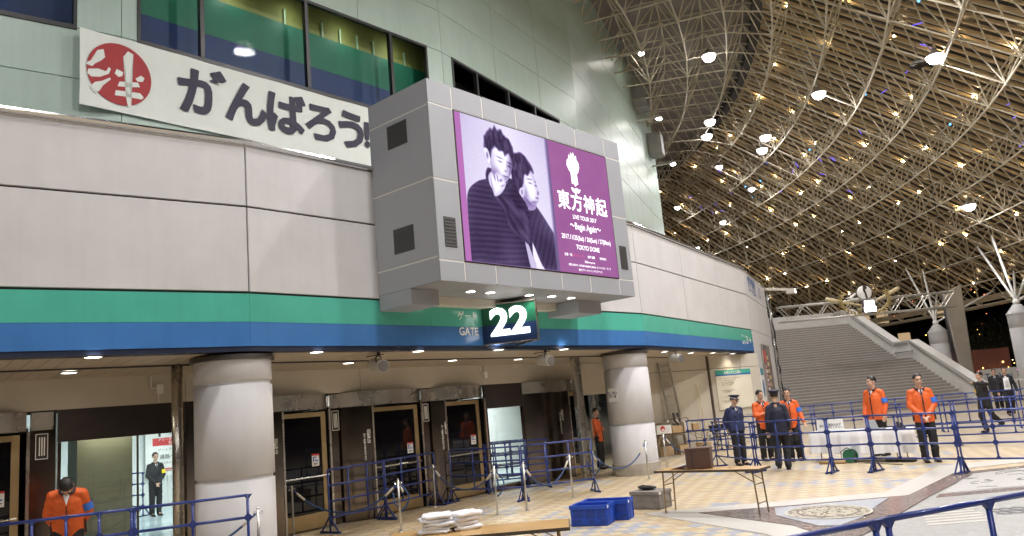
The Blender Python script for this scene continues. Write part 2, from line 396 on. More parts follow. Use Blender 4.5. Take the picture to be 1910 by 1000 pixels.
# upper wall band over the entrance, lintels, windows
def wall_band(Fm, x0, x1, n):
    w = (x1 - x0) / n
    for k in range(n): bpart(MB().box(x0 + k * w + .006, x0 + (k + 1) * w - .006, 0, .12, 2.545, 3.06), 'lintel_panel', m_beige, Fm)
    bpart(MB().box(x0, x1, .03, .2, 2.5, 3.06), 'lintel_backing', m_joint, Fm)
wall_band(FE1, 0, LE + .6, 3); wall_band(FE0, 5.2, LE, 2)
m_dkl = mat('dark_lintel', (.055, .045, .045), .35, metal=.4, var=.1)
def glazing(Fm, x0, x1, zs, zt, mull=()):
    w = bpart(MB().box(x0, x1, .0, .08, zt, 2.54), 'window', m_dkl, Fm)
    f = MB().box(x0, x0 + .05, 0, .07, 0, zt - .001).box(x1 - .05, x1, 0, .07, 0, zt - .001).box(x0 + .05, x1 - .05, 0, .07, 0, zs)
    for mx in mull: f.box(mx - .012, mx + .012, .01, .06, zs, zt - .001)
    f.build('frame', m_bronze, w)
    MB().box(x0 + .05, x1 - .05, .03, .036, zs, zt - .002).build('pane', m_glass, w)
    return w
glazing(FE1, 7.46, 8.84, .12, 1.96, ())
glazing(FE0, 8.70, LE, .10, 2.04, (9.86,))
bpart(MB().box(0, .93, 0, .08, 0, 2.54), 'dark_side_panel', m_bronze, FE1)
bpart(MB().box(4.9, 6.28, 0, .08, 0, 2.54), 'dark_side_panel', m_bronze, FE0)
# glass wall beyond the pillar, and the plain wall with the notice board
FG = hframe((1.15, 21.75, 0), 28); glg = 4.3
wfg = bpart(MB().box(0, glg, 0, .1, 2.1, 3.06), 'window', m_beige, FG)
MB().box(0, .06, 0, .07, 0, 2.1).box(1.2, 1.26, 0, .07, 0, 2.1).box(.06, 1.2, 0, .07, 0, .45).build('frame', m_bronze, wfg)
MB().box(.06, glg, .03, .036, .45, 2.1).build('pane', m_glass, wfg)
FC = hframe((6.2, 27.03, 0), 50.9)
for x0, x1 in ((-3.4, .255), (.345, 2.2), (2.21, 3.3)):
    for z0, z1 in ((0, .92), (.935, 2.62), (2.635, 3.1)):
        bpart(MB().box(x0, x1, 0, .1, z0, z1), 'rear_wall_panel', m_beige, FC, bevel=.006)
bpart(MB().box(-3.4, 3.3, .04, .3, 0, 3.1), 'rear_wall_backing', m_joint, FC)
bpart(MB().box(.262, .338, -.05, .03, 0, 3.05), 'rain_pipe', mat('brown_pipe', (.10, .075, .06), .5), FC)
# steel post in front of the last door
st = MB().box(-.07, .07, -.07, .07, 0, 3.06).box(.09, .22, -.05, .08, 0, 3.06)
bpart(st, 'steel_post', m_steel, hframe((1.36, 20.2, 0), HB), bevel=.02)
bpart(MB().tube((0, 0, 0), (0, 0, 3.06), .085, 14), 'steel_post', m_steel, Matrix.Translation(vert(1, 1.55) + Vector((-.33, -.48, 0))), smooth=True)
# conduits and boxes on the lintel
for Fm, x in ((FE1, 7.5), (FE0, 10.2)):
    c = MB().tube((x - .14, -.02, 3.0), (x - .14, -.02, 2.80), .012, 6).tube((x - .14, -.02, 2.80), (x, -.02, 2.80), .012, 6).box(x - .05, x + .05, -.06, 0, 2.70, 2.86).tube((x - .02, -.02, 2.70), (x - .02, -.02, 2.56), .008, 5)
    bpart(c, 'conduit_box', m_text, Fm)
# downlights in the soffit (ring radius, bearing)
def downlight(p, parent=None, up=0.02, power=P_DOWN):
    o = MB().lathe([(.0, .004), (.105, .004)], 20).build('downlight', m_lampon, B0, Matrix.Translation(p)); o.matrix_parent_inverse = B0INV
    for q in o.data.polygons:
        pass
    MB().lathe([(.106, .012), (.106, -.012), (.135, -.010), (.137, .012)], 20).build('trim_ring', m_chrome, o)
    l = lamp('downlight_lamp', 'SPOT', (0, 0, -.02), power, (1.0, .86, .66), o, .10, (0, 0, 0), R(135), .8)
for r_, a_ in ((60.15, 138.1), (58.53, 138.05), (60.2, 134.97), (60.07, 132.88), (58.63, 130.76), (60.17, 130.94), (58.62, 128.59), (60.2, 128.89), (59.8, 123.3), (59.7, 121.0), (58.4, 119.0), (59.9, 119.4), (60.0, 117.2), (58.63, 133.4), (60.15, 141.2)):
    ap = RV * math.cos(R(T_ / 2)); i_ = round((HB + 90 - a_) / T_); y_ = ap - r_ * math.cos(R(a_ - (HB + 90 - i_ * T_)))
    downlight(ring(r_, a_, 3.125 - .105 * max(0, (y_ - .3)) / 2.32 - .012))
# cylinder speakers hung under the soffit
m_spk = mat('speaker_white', (.55, .52, .47), .5, var=.04); m_grl = mat('speaker_grille', (.16, .15, .145), .7, var=.1, bump=.4, bscale=400)
for k, (p, lb) in enumerate((((-2.51, 13.87), 'white cylinder speaker under the ceiling above the second revolving door'), ((.56, 17.16), 'white cylinder speaker under the ceiling left of the steel post'), ((4.35, 21.9), 'white cylinder speaker under the ceiling just right of the far round pillar'), ((-7.45, 10.9), 'grey cylinder speaker cut off by the left edge of the picture'))):
    s = thing('ceiling_speaker', lb, 'speaker', (p[0], p[1], 2.90), R(-35), 'cylinder speakers under the soffit')
    MB().tube((-.20, .06, .02), (.16, -.06, -.04), .115, 18).build('body', m_spk, s, smooth=False)
    MB().tube((.161, -.06, -.04), (.175, -.065, -.042), .10, 18).build('grille', m_grl, s)
    MB().path([(-.08, .15, .02), (-.08, .14, .14), (0, 0, .17), (.06, -.13, .12), (.06, -.12, .0)], .012).tube((0, 0, .17), (0, 0, .22), .03, 8).build('bracket', m_joint, s)
    MB().box(-.30, .12, -.015, .015, .165, .18).build('ceiling_track', m_joint, s)
# ---------------- upper wall
DU = 6.0; LU = flen(DU); wu = LU / 3
rows = [(6.3, 9.62), (9.64, 10.78)], [(13.44, 14.87), (14.885, 16.4), (16.415, 17.9), (17.915, 19.4), (19.415, 20.9), (20.915, 22.55)]
WIN = {0: (1.0, 9.12, (3.0, 5.0, 7.0)), 1: (.34, 9.33, (1.87, 4.86, 7.83)), 2: (.52, 8.2, (2.0, 4.1, 6.1)), 3: None}
for i in (0, 1, 2, 3):
    F = facet(i, DU); L_ = LU if i < 3 else 20.6; nc = 3 if i < 3 else 6; w = L_ / nc
    bpart(MB().box(0, L_, .05, .12, 6.3, 10.79).box(0, L_, .05, .12, 13.42, 22.6), 'backing_wall', m_joint, F)
    allr = rows[0] + rows[1] + ([(10.8, 13.42)] if WIN[i] is None else [])
    for z0, z1 in allr:
        for k in range(nc): bpart(MB().box(k * w + .008, (k + 1) * w - .008, 0, .1, z0, z1), 'cladding_panel', m_clad, F)
    if WIN[i]:
        a, b, mu = WIN[i]
        for x0, x1 in ((.008, a), (b, L_ - .008)):
            if x1 - x0 > .1: bpart(MB().box(x0, x1, 0, .1, 10.8, 13.42), 'cladding_panel', m_clad, F)
        edges = [a] + list(mu) + [b]
        win = bpart(MB().box(a, b, -.03, .10, 10.74, 10.84).box(a, b, -.03, .10, 13.36, 13.44).box(a, a + .07, -.03, .1, 10.841, 13.359).box(b - .07, b, -.03, .1, 10.841, 13.359), 'window_band', m_frame, F)
        for x in mu: MB().box(x - .05, x + .05, -.04, .1, 10.842, 13.358).build('mullion', m_frame, win)
        for x0, x1 in zip(edges[:-1], edges[1:]): MB().box(x0 + .07, x1 - .07, .06, .068, 10.845, 13.355).build('pane', m_glassu, win)
        # the striped wall and tube lights painted as pale unlit bars behind the panes
        if i < 2:
            MB().box(a - 1, b + 1, .62, .70, 10.6, 11.85).build('inner_wall_blue', mat('inner_blue', (.012, .035, .16), .5), win)
            MB().box(a - 1, b + 1, .62, .70, 11.852, 12.88).build('inner_wall_green', mat('inner_green', (.01, .17, .10), .5), win)
            MB().box(a - 1, b + 1, .72, .80, 12.88, 13.9).build('inner_wall_olive', mat('inner_olive', (.26, .27, .08), .6), win)
            for x in [a + .55 + .62 * k for k in range(14)]:
                if x < b and int(x * 10) % 3: MB().box(x, x + .05, .66, .71, 12.9, 13.36).build('pale_tube_bar', mat('pale_tube_bar', (.45, .6, .4), .5), win)
        else:
            MB().box(a - .3, b + .3, 1.2, 1.3, 10.6, 13.6).build('inner_wall', mat('inner_dark', (.02, .025, .028), .4), win)
        MB().box(a - 1, b + 1, .12, 1.3, 10.55, 10.6).build('inner_sill', m_grey, win)
        if i < 2:
            for x in (a + .8, a + 2.6, a + 4.4, a + 6.2, a + 8.0): lamp('window_fill_lamp', 'AREA', (x, .22, 13.25), 2.6, (.95, 1, .9), win, .3, (R(55), 0, 0))  # fill lights added to brighten the striped wall, without fittings
bpart(MB().box(0, 1, 0, .5, 6.3, 22.5), 'end_wall', m_clad, facet(3, DU) @ Matrix.Translation((20.6, .0, 0)))
# wall-top floodlights on grey boxes
for k, (t, z, lb) in enumerate(((11.6, 21.6, 'nearest bright floodlight on a grey arm at the top of the green wall'), (15.6, 18.9, 'middle bright floodlight on an arm where the green wall meets the roof'), (19.6, 17.0, 'farthest small floodlight on the end of the green wall'))):
    M = facet(3, DU) @ Matrix.Translation((t, 0, z))
    f = thing('wall_floodlight', lb, 'floodlight', M=M, group='floodlights along the top of the green wall')
    MB().box(-.6, .6, -.9, -.02, .7, 2.2).build('bracket_box', mat('grey_box', (.30, .29, .28), .6), f, bevel=.02)
    MB().box(-.08, .08, -1.2, -.05, -.02, .06).build('arm', m_spk, f)
    MB().box(-.28, .28, -1.55, -1.18, -.10, .06).build('housing', m_spk, f, bevel=.02)
    MB().ell((0, -1.42, -.10), .24, .17, .06, 12, 6).build('bulb', emission('flood_glow', (1, .93, .85), 60), f)
    lamp('floodlight_lamp', 'SPOT', (0, -1.55, -.25), 22, WARMWHITE, f, .2, (R(-20), 0, 0), R(140), .9)
# lettering on the stripe
def wtext(s, size, F, t, z, m=m_text, out=.004, **kw):
    me = text_mesh(s, size, **kw); me.materials.clear(); me.materials.append(m); me.name = 'lettering'
    return blink('lettering', me, F @ Matrix.Translation((t, -out, z)) @ UPRIGHT)
F1 = facet(1)
for t in (4.68, 6.48):
    wtext('ゲート', .19, F1, t, 3.77, bold=.01); wtext('GATE', .215, F1, t, 3.47, bold=.02)
F2 = facet(2)
wtext('ゲート', .15, F2, 9.75, 3.73, bold=.01); wtext('GATE', .17, F2, 9.75, 3.50, bold=.02); wtext('21', .40, F2, 10.28, 3.60, bold=.02, sx=.85); wtext('→', .34, F2, 10.68, 3.60, bold=.02)
m_bl = mat('blue_letter', (.03, .09, .28), .4)
wtext('野球殿堂', .72, FD, 2.2, 5.86, m_bl, bold=.03, sx=.8); wtext('入口', .60, FD, 4.6, 5.84, m_bl, bold=.03, sx=.8)
# ---------------- concourse behind the glass
m_in = mat('concourse_wall', (.78, .80, .78), .6, var=.03); m_fl = mat('concourse_floor', (.52, .64, .68), .12, var=.05, scale=1.0)
plan = [(-3, .9), (LE, .9), (LE + .05, 1.9), (15, 1.95), (15, 12), (-3, 12)]
bpart(MB().prism(plan, .004, .012), 'concourse_floor', m_fl, FE0)
bpart(MB().prism([(-3, .2), (LE, .2), (LE + .05, 1.0), (15, 1.9), (15, 12), (-3, 12)], 2.62, 2.70), 'concourse_ceiling', m_in, FE0)
bpart(MB().box(-3, 15, 11.8, 12, .013, 2.61), 'concourse_wall', m_in, FE0)
bpart(MB().box(15, 15.1, 2.0, 12, .013, 2.61), 'concourse_wall', m_in, FE0)
plan1 = [(6.0, .96), (LE, .96), (14, 1.9), (14, 4.6), (6.0, 4.6)]
bpart(MB().prism(plan1, .004, .012), 'concourse_floor', m_fl, FE1)
bpart(MB().prism(plan1, 2.62, 2.70), 'concourse_ceiling', m_in, FE1)
bpart(MB().box(5.8, 14, 4.5, 4.6, .013, 2.61), 'concourse_wall', m_in, FE1)
bpart(MB().box(5.8, 5.9, 1.0, 4.5, .013, 2.61), 'concourse_wall', m_in, FE1)
bpart(MB().box(9.05, 9.88, .5, 1.4, .013, 2.61), 'inner_pillar', mat('olive_pillar', (.40, .38, .27), .5, var=.08), FE0)
bpart(MB().box(9.2, 9.89, .46, .495, .10, .34), 'inner_skirting', m_bronze, FE0)
bpart(MB().box(8.75, 9.04, 2.5, 2.6, .013, 2.61), 'inner_partition', m_in, FE0)
bpart(MB().box(7.9, 8.04, .75, .85, .5, 2.0), 'inner_poster', mat('inner_poster_red', (.40, .04, .08), .5), FE1)
bpart(MB().box(7.78, 7.89, .74, .84, 1.72, 2.1), 'inner_poster', mat('inner_poster_green', (.02, .22, .12), .5), FE1)
pillar_fill = bpart(MB().box(9.1, 9.8, .26, .34, 2.595, 2.618), 'pillar_fill_panel', emission('panel_light', (1, .98, .94), 9), FE0)  # added glowing strip and lamp that brighten the inner pillar
lamp('pillar_fill_lamp', 'AREA', (9.45, .28, 2.58), 16, (1, .93, .75), pillar_fill, .2)
for Fm, x, y in ((FE0, 9.5, 4.5), (FE0, 12.0, 6.5), (FE0, 8.4, 9.5), (FE0, 12.8, 9.6), (FE1, 9.0, 2.4), (FE1, 11.6, 3.2)):
    o = bpart(MB().box(x - .6, x + .6, y - .15, y + .15, 2.585, 2.615), 'ceiling_panel_light', emission('panel_light', (1, .98, .94), 9), Fm)
    l = lamp('panel_lamp', 'AREA', (x, y, 2.57), 75, (1, .98, .95), o, .9)
lamp('panel_lamp', 'POINT', (1.0, 1.4, 2.3), 25, (1, .96, .9), wfg, .2)
# ============================================================ space-frame canopy, a ring round the building
m_strut = mat('cream_steel_tube', (.60, .54, .42), .45, metal=.0, var=.06, scale=2)
m_purlin = mat('ochre_purlin', (.62, .48, .28), .5, var=.08, scale=1.5)
m_deck = mat('grey_deck', (.34, .31, .29), .6, var=.07)
m_nglass = mat('night_glazing', (.018, .015, .014), .35, var=.3, scale=.4, spec=.5)
CAN = thing('space_frame_canopy', 'huge cream tubular space-frame canopy with lit purlins sloping down from the building', 'canopy', ring(78.2, 95.0, 0))
CINV = Matrix.Translation(-ring(78.2, 95.0, 0))
def cpart(mb_or_me, name, m=None, M=None, **kw):
    o = mb_or_me.build(name, m, CAN, M, **kw) if isinstance(mb_or_me, MB) else link(name, mb_or_me, CAN, M)
    o.matrix_parent_inverse = CINV; return o
def zB(r): return 20.0 if r <= 61.8 else 20.0 - .65 * (r - 61.8)
def zT(r): return 22.0 if r <= 62.9 else 22.0 - .65 * (r - 62.9)
DA = 2.35; NR = 14; J0, J1 = -12, 15
rb = [54.0 + 2.2 * k for k in range(NR)]; ab = [95.0 + DA * j for j in range(J0, J1 + 1)]
nb = [[ring(r, a, zB(r)) for a in ab] for r in rb]
nt_ = [[ring(r + 1.1, a + DA / 2, zT(r + 1.1)) for a in ab] for r in rb]
segs = []
for k in range(NR):
    for j in range(len(ab)):
        if j + 1 < len(ab):
            segs.append((nb[k][j], nb[k][j + 1], .046)); segs.append((nt_[k][j], nt_[k][j + 1], .042))
        if k + 1 < NR:
            segs.append((nb[k][j], nb[k + 1][j], .044)); segs.append((nt_[k][j], nt_[k + 1][j], .042))
        for dk in (0, -1):
            for dj in (0, -1):
                if 0 <= k + dk and 0 <= j + dj: segs.append((nb[k][j], nt_[k + dk][j + dj], .037))
inv = cam.matrix_world.inverted()
def apparent(p):
    v = inv @ p; d = -v.z
    if d < 1: return None
    return abs(F_PX * v.x / d) < 980 and abs(F_PX * v.y / d) < 540, d
big = []; rest = MB()
for s in segs:
    q = apparent((s[0] + s[1]) / 2)
    big.append((-(s[1] - s[0]).length * s[2] / (q[1] ** 2) if q and q[0] else 1.0, s))
order = sorted(range(len(big)), key=lambda i: big[i][0])
unit = MB().tube((0, 0, 0), (0, 0, 1), 1.0, 8).mesh('strut', m_strut, True)
for n_, i in enumerate(order):
    p, q, r_ = big[i][1]
    if n_ < 300:
        d = q - p; M = Matrix.Translation(p) @ d.to_track_quat('Z', 'Y').to_matrix().to_4x4() @ Matrix.Diagonal((r_, r_, d.length, 1))
        cpart(unit, 'strut', M=M)
    else: rest.tube(p, q, r_, 5, caps=False)
tag(cpart(rest, 'strut_field', m_strut, smooth=True), kind='stuff')
nodes = MB()
for k in range(NR):
    for j in range(len(ab)): nodes.ell(nb[k][j], .11, .11, .11, 6, 4)
tag(cpart(nodes, 'node_ball', m_strut, smooth=True), kind='stuff')
# ribbed deck over the level part: one sheet per bay
dk = MB(); n_rib = 22
pr = []
for i in range(n_rib):
    a = 90 + DA * i / n_rib; h = DA / n_rib
    pr += [(a, 0), (a + h * .30, 0), (a + h * .5, .09), (a + h * .8, .09)]
pr.append((90 + DA, 0))
def rr_(r, a, z): return Vector((r * math.sin(R(a)), r * math.cos(R(a)), z))
vs_ = []
for a, h in pr: vs_ += [rr_(53.8, a, 22.35 + h), rr_(63.3, a, 22.35 + h)]
dk.add(vs_, [(2 * i, 2 * i + 1, 2 * i + 3, 2 * i + 2) for i in range(len(pr) - 1)])
deck = dk.mesh('deck_sheet', m_deck)
gl = MB().add([rr_(63.3, 90, 22.0), rr_(84.5, 90, 22.0 - .65 * 21.2 + .45), rr_(84.5, 90 + DA, 22.0 - .65 * 21.2 + .45), rr_(63.3, 90 + DA, 22.45)], [(0, 1, 2, 3)])
gl.v[0] = tuple(rr_(63.3, 90, 22.45))
glz = gl.mesh('glazing_sheet', m_nglass)
pu = MB()
a0, b0 = rr_(62.6, 90, 22.36), rr_(84.6, 90, 22.36 - .65 * 22)
pu.bar(a0, b0, .16, .12)
purl = pu.mesh('purlin', m_purlin)
fz = MB(); fz.box(-1.5, 1.5, -.02, .02, 0, .5)
for j in range(J0, J1 + 1):
    M = Matrix.Translation(CO) @ Matrix.Rotation(-R(95.0 + DA * j - 90), 4, 'Z')
    cpart(deck, 'deck_sheet', M=M); cpart(glz, 'glazing_sheet', M=M)
    for q in range(4): cpart(purl, 'purlin', M=Matrix.Translation(CO) @ Matrix.Rotation(-R(95.0 + DA * (j + q / 4) - 90), 4, 'Z'))
# dark gutter beam on the fold between deck and glazing, edge beam at the eaves
def ring_beam(name, r, z, w, h, m):
    b = MB(); pts = [ring(r, a, z) for a in ab]
    for p, q in zip(pts[:-1], pts[1:]): b.bar(p, q, w, h)
    return cpart(b, name, m)
ring_beam('gutter_beam', 62.4, 21.9, .5, .5, m_joint)
ring_beam('eaves_beam', 84.2, zB(83) + .9, .25, .45, m_strut)
ring_beam('eaves_beam', 82.9, zB(82.6) - .1, .16, .16, m_strut)
# small spotlights clipped to the frame below the purlins
m_spot = emission('spot_glow', (1.0, .74, .42), 210.0)
sp = MB().ell((0, 0, 0), .055, .055, .055, 6, 4).mesh('spotlight', m_spot, True)
sc_ = MB().tube((0, 0, -.22), (0, 0, -.04), .05, 6).mesh('spot_bracket', m_strut)
random.seed(3)
for k in range(4, NR):
    for j in range(len(ab)):
        if (k * 2 + j) % 3 == 2 or random.random() < .12: continue
        p = nt_[k][j] + Vector((random.uniform(-.25, .25), random.uniform(-.25, .25), .0))
        o = cpart(sp, 'spotlight', M=Matrix.Translation(p)); link('spot_bracket', sc_, o)
# short blue light tubes strung below the glazing
m_led = emission('blue_tube_glow', (.16, .12, 1.0), 2.2); m_led2 = emission('cyan_dot_glow', (.08, .45, 1.0), 4)
lt = MB().tube((-.22, 0, 0), (.22, 0, 0), .015, 5).mesh('blue_light_tube', m_led); ld = MB().ell((0, 0, 0), .06, .06, .06, 6, 4).mesh('blue_light_dot', m_led2)
for k in range(38):
    a = 75 + 39 * random.random(); r_ = 66.5 + (a - 75) / 39 * 3.0 + random.uniform(-1.2, 1.2) if k % 3 else random.uniform(64, 78)
    o = cpart(lt if k % 4 else ld, 'blue_light_tube' if k % 4 else 'blue_light_dot', M=Matrix.Translation(ring(r_, a, zB(r_) + 1.0)) @ Euler((random.uniform(-1, 1), random.uniform(-1.2, 1.2), random.uniform(0, 3.1))).to_matrix().to_4x4())
# big round lamps hanging under the canopy
m_bay = emission('bay_lamp_glow', (1.0, .95, .98), 34.0); m_shade = mat('lamp_shade', (.32, .30, .27), .5, metal=.3)
BAYS = [(59.6, 104.6, 'bright round canopy lamp below the ribbed deck, highest of the white-glowing ones', 1), (65.3, 102.2, 'bright round canopy lamp just right of the middle of the roof', 1), (69.0, 109.75, 'bright oval canopy lamp near the upper right corner', 1),
        (60.4, 94.2, 'pinkish round canopy lamp, upper of the left-hand pair', 1), (60.75, 91.3, 'pinkish round canopy lamp, lower of the left-hand pair', 1), (64.0, 93.9, 'round canopy lamp, upper of the right-hand pair', 1), (64.3, 91.9, 'round canopy lamp, lower of the right-hand pair', 1),
        (65.7, 85.5, 'small round canopy lamp below the right-hand pair', 0), (63.0, 86.3, 'small round canopy lamp below the left-hand pair', 0), (63.5, 76.2, 'far small canopy lamp close to the end of the green wall', 0), (66.7, 78.1, 'far small canopy lamp above the white facade', 0),
        (74.6, 96.5, 'violet-tinged oval canopy lamp low on the right', 1), (67.9, 71.7, 'farthest tiny canopy lamp just over the white coping', 0), (68.6, 108.6, 'unlit dark canopy lamp beside the upper right lamp', -1)]
for r_, a_, lb in ((65, 117, 'first'), (69, 122, 'second'), (65, 127, 'third'), (69, 133, 'fourth'), (65, 139, 'fifth'), (74, 128, 'sixth'), (65, 147, 'seventh'), (71, 153, 'eighth'), (76, 140, 'ninth'), (76, 149, 'tenth')):  # assumed lamps beyond the frame, added to light the building and floor
    BAYS.append((r_, a_, 'assumed round canopy lamp out of the picture overhead, ' + lb + ' past the upper right corner', 1))
sh = MB().lathe([(.02, .42), (.10, .40), (.14, .28), (.33, .12), (.39, .03), (.375, .03), (.32, .11), (.13, .26)], 20).mesh('shade', m_shade, True)
hg = MB().tube((0, 0, .4), (0, 0, 1.2), .02, 6).mesh('hanger', m_shade)
gd = MB().lathe([(0, -.30), (.12, -.285), (.24, -.22), (.33, -.10), (.36, .0), (.33, .03)], 20).mesh('glowing_disc', m_bay, True)
gdo = MB().lathe([(0, .055), (.32, .055), (.42, .012)], 20).mesh('dark_disc', m_darkglass, True)
random.seed(5)
for n_, (r_, a_, lb, on) in enumerate(BAYS):
    b = thing('canopy_lamp', lb, 'lamp', ring(r_, a_, zB(r_) - .15), 0, 'round lamps under the canopy')
    if on == 0: b.scale = (.7, .7, .7)
    for nm, me in (('shade', sh), ('hanger', hg), ('glowing_disc' if on >= 0 else 'dark_disc', gd if on >= 0 else gdo)):
        link(nm, me, b)
    if on >= 0: lamp('canopy_lamp_light', 'AREA', (0, 0, -.33), P_BAY * (.7 if a_ > 138.5 else 1.5 if a_ > 113 else (.5 if a_ > 100 else .26)), WARMWHITE, b, .8)
# branching columns that carry the eaves
def tree_column(label, base, tops, zball):
    t = thing('branching_column', label, 'column', base, 0, 'white branching columns')
    MB().lathe([(.62, 0), (.62, zball - 1.55), (.60, zball - 1.53), (.60, zball - 1.50), (.62, zball - 1.48), (.62, zball - .72)], 32).build('shaft', m_white, t, smooth=True)
    MB().lathe([(.66, zball - .72), (.66, zball - .68), (.22, zball - .16), (.10, zball - .12)], 32).build('cone_cap', m_white, t, smooth=True)
    MB().ell((0, 0, zball), .20, .20, .20, 16, 10).build('ball_joint', m_text, t, smooth=True)
    for q in tops:
        v = Vector(q) - Vector(base); s = Vector((0, 0, zball)); d = v - s
        MB().path([s + d * .02, s + d * .3, s + d * .9, v], [.055, .078, .068, .035], 10).build('branch', m_text, t, smooth=True)
tree_column('white branching column at the right edge with a cone top', (29.5, 46.07, 0), [ring(77.15, 94.1, zB(77.15)), ring(77.5, 92.2, zB(77.5)), ring(80.2, 91.4, zB(80.2)), ring(80.4, 97.4, zB(80.4)), ring(77.5, 98.5, zB(77.5))], 5.39)
tree_column('white branching column behind the stair parapet', (30.03, 56.31, 0), [ring(77.2, 85.5, zB(77.2)), ring(77.8, 86.4, zB(77.8)), ring(80.3, 84.5, zB(80.3)), ring(81.4, 88.3, zB(81.4))], 5.19)
# ============================================================ ground, tiles and granite inlays
from mathutils import noise as mnoise
def ground_material():
    m = bpy.data.materials.new('far_paving'); m.use_nodes = True; nt = m.node_tree; L = nt.links; b = nt.nodes['Principled BSDF']
    tc = nt.nodes.new('ShaderNodeTexCoord'); br = nt.nodes.new('ShaderNodeTexBrick'); br.offset = 0.0; br.squash = 1.0
    br.inputs['Color1'].default_value = (.49, .41, .27, 1); br.inputs['Color2'].default_value = (.38, .30, .22, 1); br.inputs['Mortar'].default_value = (.28, .24, .19, 1)
    br.inputs['Scale'].default_value = 1.0; br.inputs['Brick Width'].default_value = .22; br.inputs['Row Height'].default_value = .22; br.inputs['Mortar Size'].default_value = .004
    L.new(tc.outputs['Object'], br.inputs['Vector'])
    n = nt.nodes.new('ShaderNodeTexNoise'); n.inputs['Scale'].default_value = .9; n.inputs['Detail'].default_value = 3; L.new(tc.outputs['Object'], n.inputs['Vector'])
    mr = nt.nodes.new('ShaderNodeMapRange'); mr.inputs[1].default_value = .52; mr.inputs[2].default_value = .68; mr.inputs[4].default_value = .5
    mx = nt.nodes.new('ShaderNodeMix'); mx.data_type = 'RGBA'; mx.inputs[7].default_value = (.33, .34, .40, 1)
    L.new(n.outputs[0], mr.inputs[0]); L.new(mr.outputs[0], mx.inputs[0]); L.new(br.outputs[0], mx.inputs[6]); L.new(mx.outputs[2], b.inputs['Base Color'])
    b.inputs['Roughness'].default_value = .42
    return m
E1 = Vector((.40, -.9165, 0)); E2 = Vector((.9165, .40, 0))
GM = Matrix((E2, -E1, Vector((0, 0, 1)))).transposed().to_4x4()
S = 600.0
gr = MB().add([(-S, -S, -.006), (S, -S, -.006), (S, S, -.006), (-S, S, -.006)], [(0, 1, 2, 3)]).build('ground', ground_material(), None, GM)
tag(gr, kind='structure')
TM = [mat('tile_cream', (.52, .44, .29), .40, var=.10, scale=9, dirt=.10), mat('tile_tan', (.45, .345, .205), .42, var=.12, scale=9, dirt=.10), mat('tile_pink', (.44, .335, .25), .42, var=.12, scale=9, dirt=.10), mat('tile_blue', (.31, .325, .385), .42, var=.12, scale=9, dirt=.10), mat('tile_sand', (.42, .33, .215), .42, var=.12, scale=9, dirt=.10)]
TS = .22; tiles = []
random.seed(11)
for u in range(-60, 80):
    for v in range(-140, -20):
        x, y = (u + .5) * TS, (v + .5) * TS
        w = GM @ Vector((x, -y, 0))
        q = apparent(w)
        if not q or q[1] < 5 or q[1] > 27: continue
        vv = inv @ w; px = F_PX * vv.x / q[1]; py = F_PX * vv.y / q[1]
        if abs(px) > 1050 or py < -640: continue
        if (w - CO).to_2d().length < 57.9 and w.x < 3: continue
        n = mnoise.noise(Vector((w.x * .55, w.y * .55, 3.1)))
        if (u + v) % 2 == 0: k = 0
        else:
            k = 3 if n > .22 and random.random() < .75 else random.choice((1, 1, 2, 2, 4))
        if random.random() < .05: k = random.randrange(5)
        tiles.append((q[1] + (0 if abs(px) < 960 and abs(py) < 505 else 500), u * TS, -(v + 1) * TS, k))
tiles.sort()
tm = [MB().box(.003, TS - .003, .003, TS - .003, -.006, .0).mesh('paving_tile', m) for m in TM]
restt = MB()
for i, (d, x, y, k) in enumerate(tiles):
    dz = random.uniform(-.0012, .0012)
    if i < 300:
        o = link('paving_tile', tm[k], gr, Matrix.Translation((x, y, dz)))
    else: restt.box(x + .003, x + TS - .003, y + .003, y + TS - .003, -.006, dz, k=k)
tag(restt.build('paving_tiles_far', TM, gr), kind='stuff')
m_wgr = mat('white_granite', (.50, .48, .44), .34, var=.10, scale=22, dirt=.10)
m_brg = mat('brown_granite', (.20, .16, .145), .22, var=.25, scale=12)
m_ggr = mat('grey_granite', (.31, .31, .30), .38, var=.22, scale=14, dirt=.18)
def sheet(name, poly, z, m, parent=None):
    o = MB().prism(poly, z - .010, z).build(name, m, parent)
    if parent is None: tag(o, kind='structure')
    return o
gp = sheet('granite_paving', [(8.3, 15.1), (9.6, 15.2), (16, 14), (20, 8), (12, 3), (3, 3), (2.5, 8.6), (4.2, 10.3), (6.11, 12.58)], .0045, m_ggr)
sheet('white_granite_band', [(1.82, 13.54), (2.63, 13.07), (3.53, 11.18), (3.79, 9.14), (3.3, 7.5), (2.9, 7.6), (3.28, 9.39), (3.02, 10.78)], .008, m_wgr)
sheet('white_granite_band', [(1.822, 13.545), (2.65, 13.58), (4.32, 13.52), (5.85, 13.48), (8.27, 16.31), (13, 16.6), (13, 16.1), (8.5, 15.6), (7.78, 14.96), (5.97, 12.91), (4.12, 12.96), (2.635, 13.075)], .012, m_wgr)
sheet('brown_granite_field', [(2.63, 13.07), (4.12, 12.96), (5.97, 12.91), (6.11, 12.58), (4.19, 10.3), (3.62, 9.93), (3.53, 11.18)], .016, m_brg)
sheet('brown_granite_band', [(7.78, 14.96), (7.95, 14.61), (6.11, 12.58), (4.19, 10.3), (3.34, 9.36), (2.87, 9.27), (4.53, 11.26), (5.97, 12.91)], .020, m_brg)
sheet('brown_granite_band', [(7.95, 15.08), (13, 15.7), (13, 15.45), (8.04, 14.80)], .009, m_brg)
sheet('brown_granite_band', [(6.36, 12.75), (11, 12.7), (11, 12.45), (6.16, 12.47)], .009, m_brg)
m_carve = mat('carved_granite_light', (.40, .39, .375), .4, var=.2, scale=16)
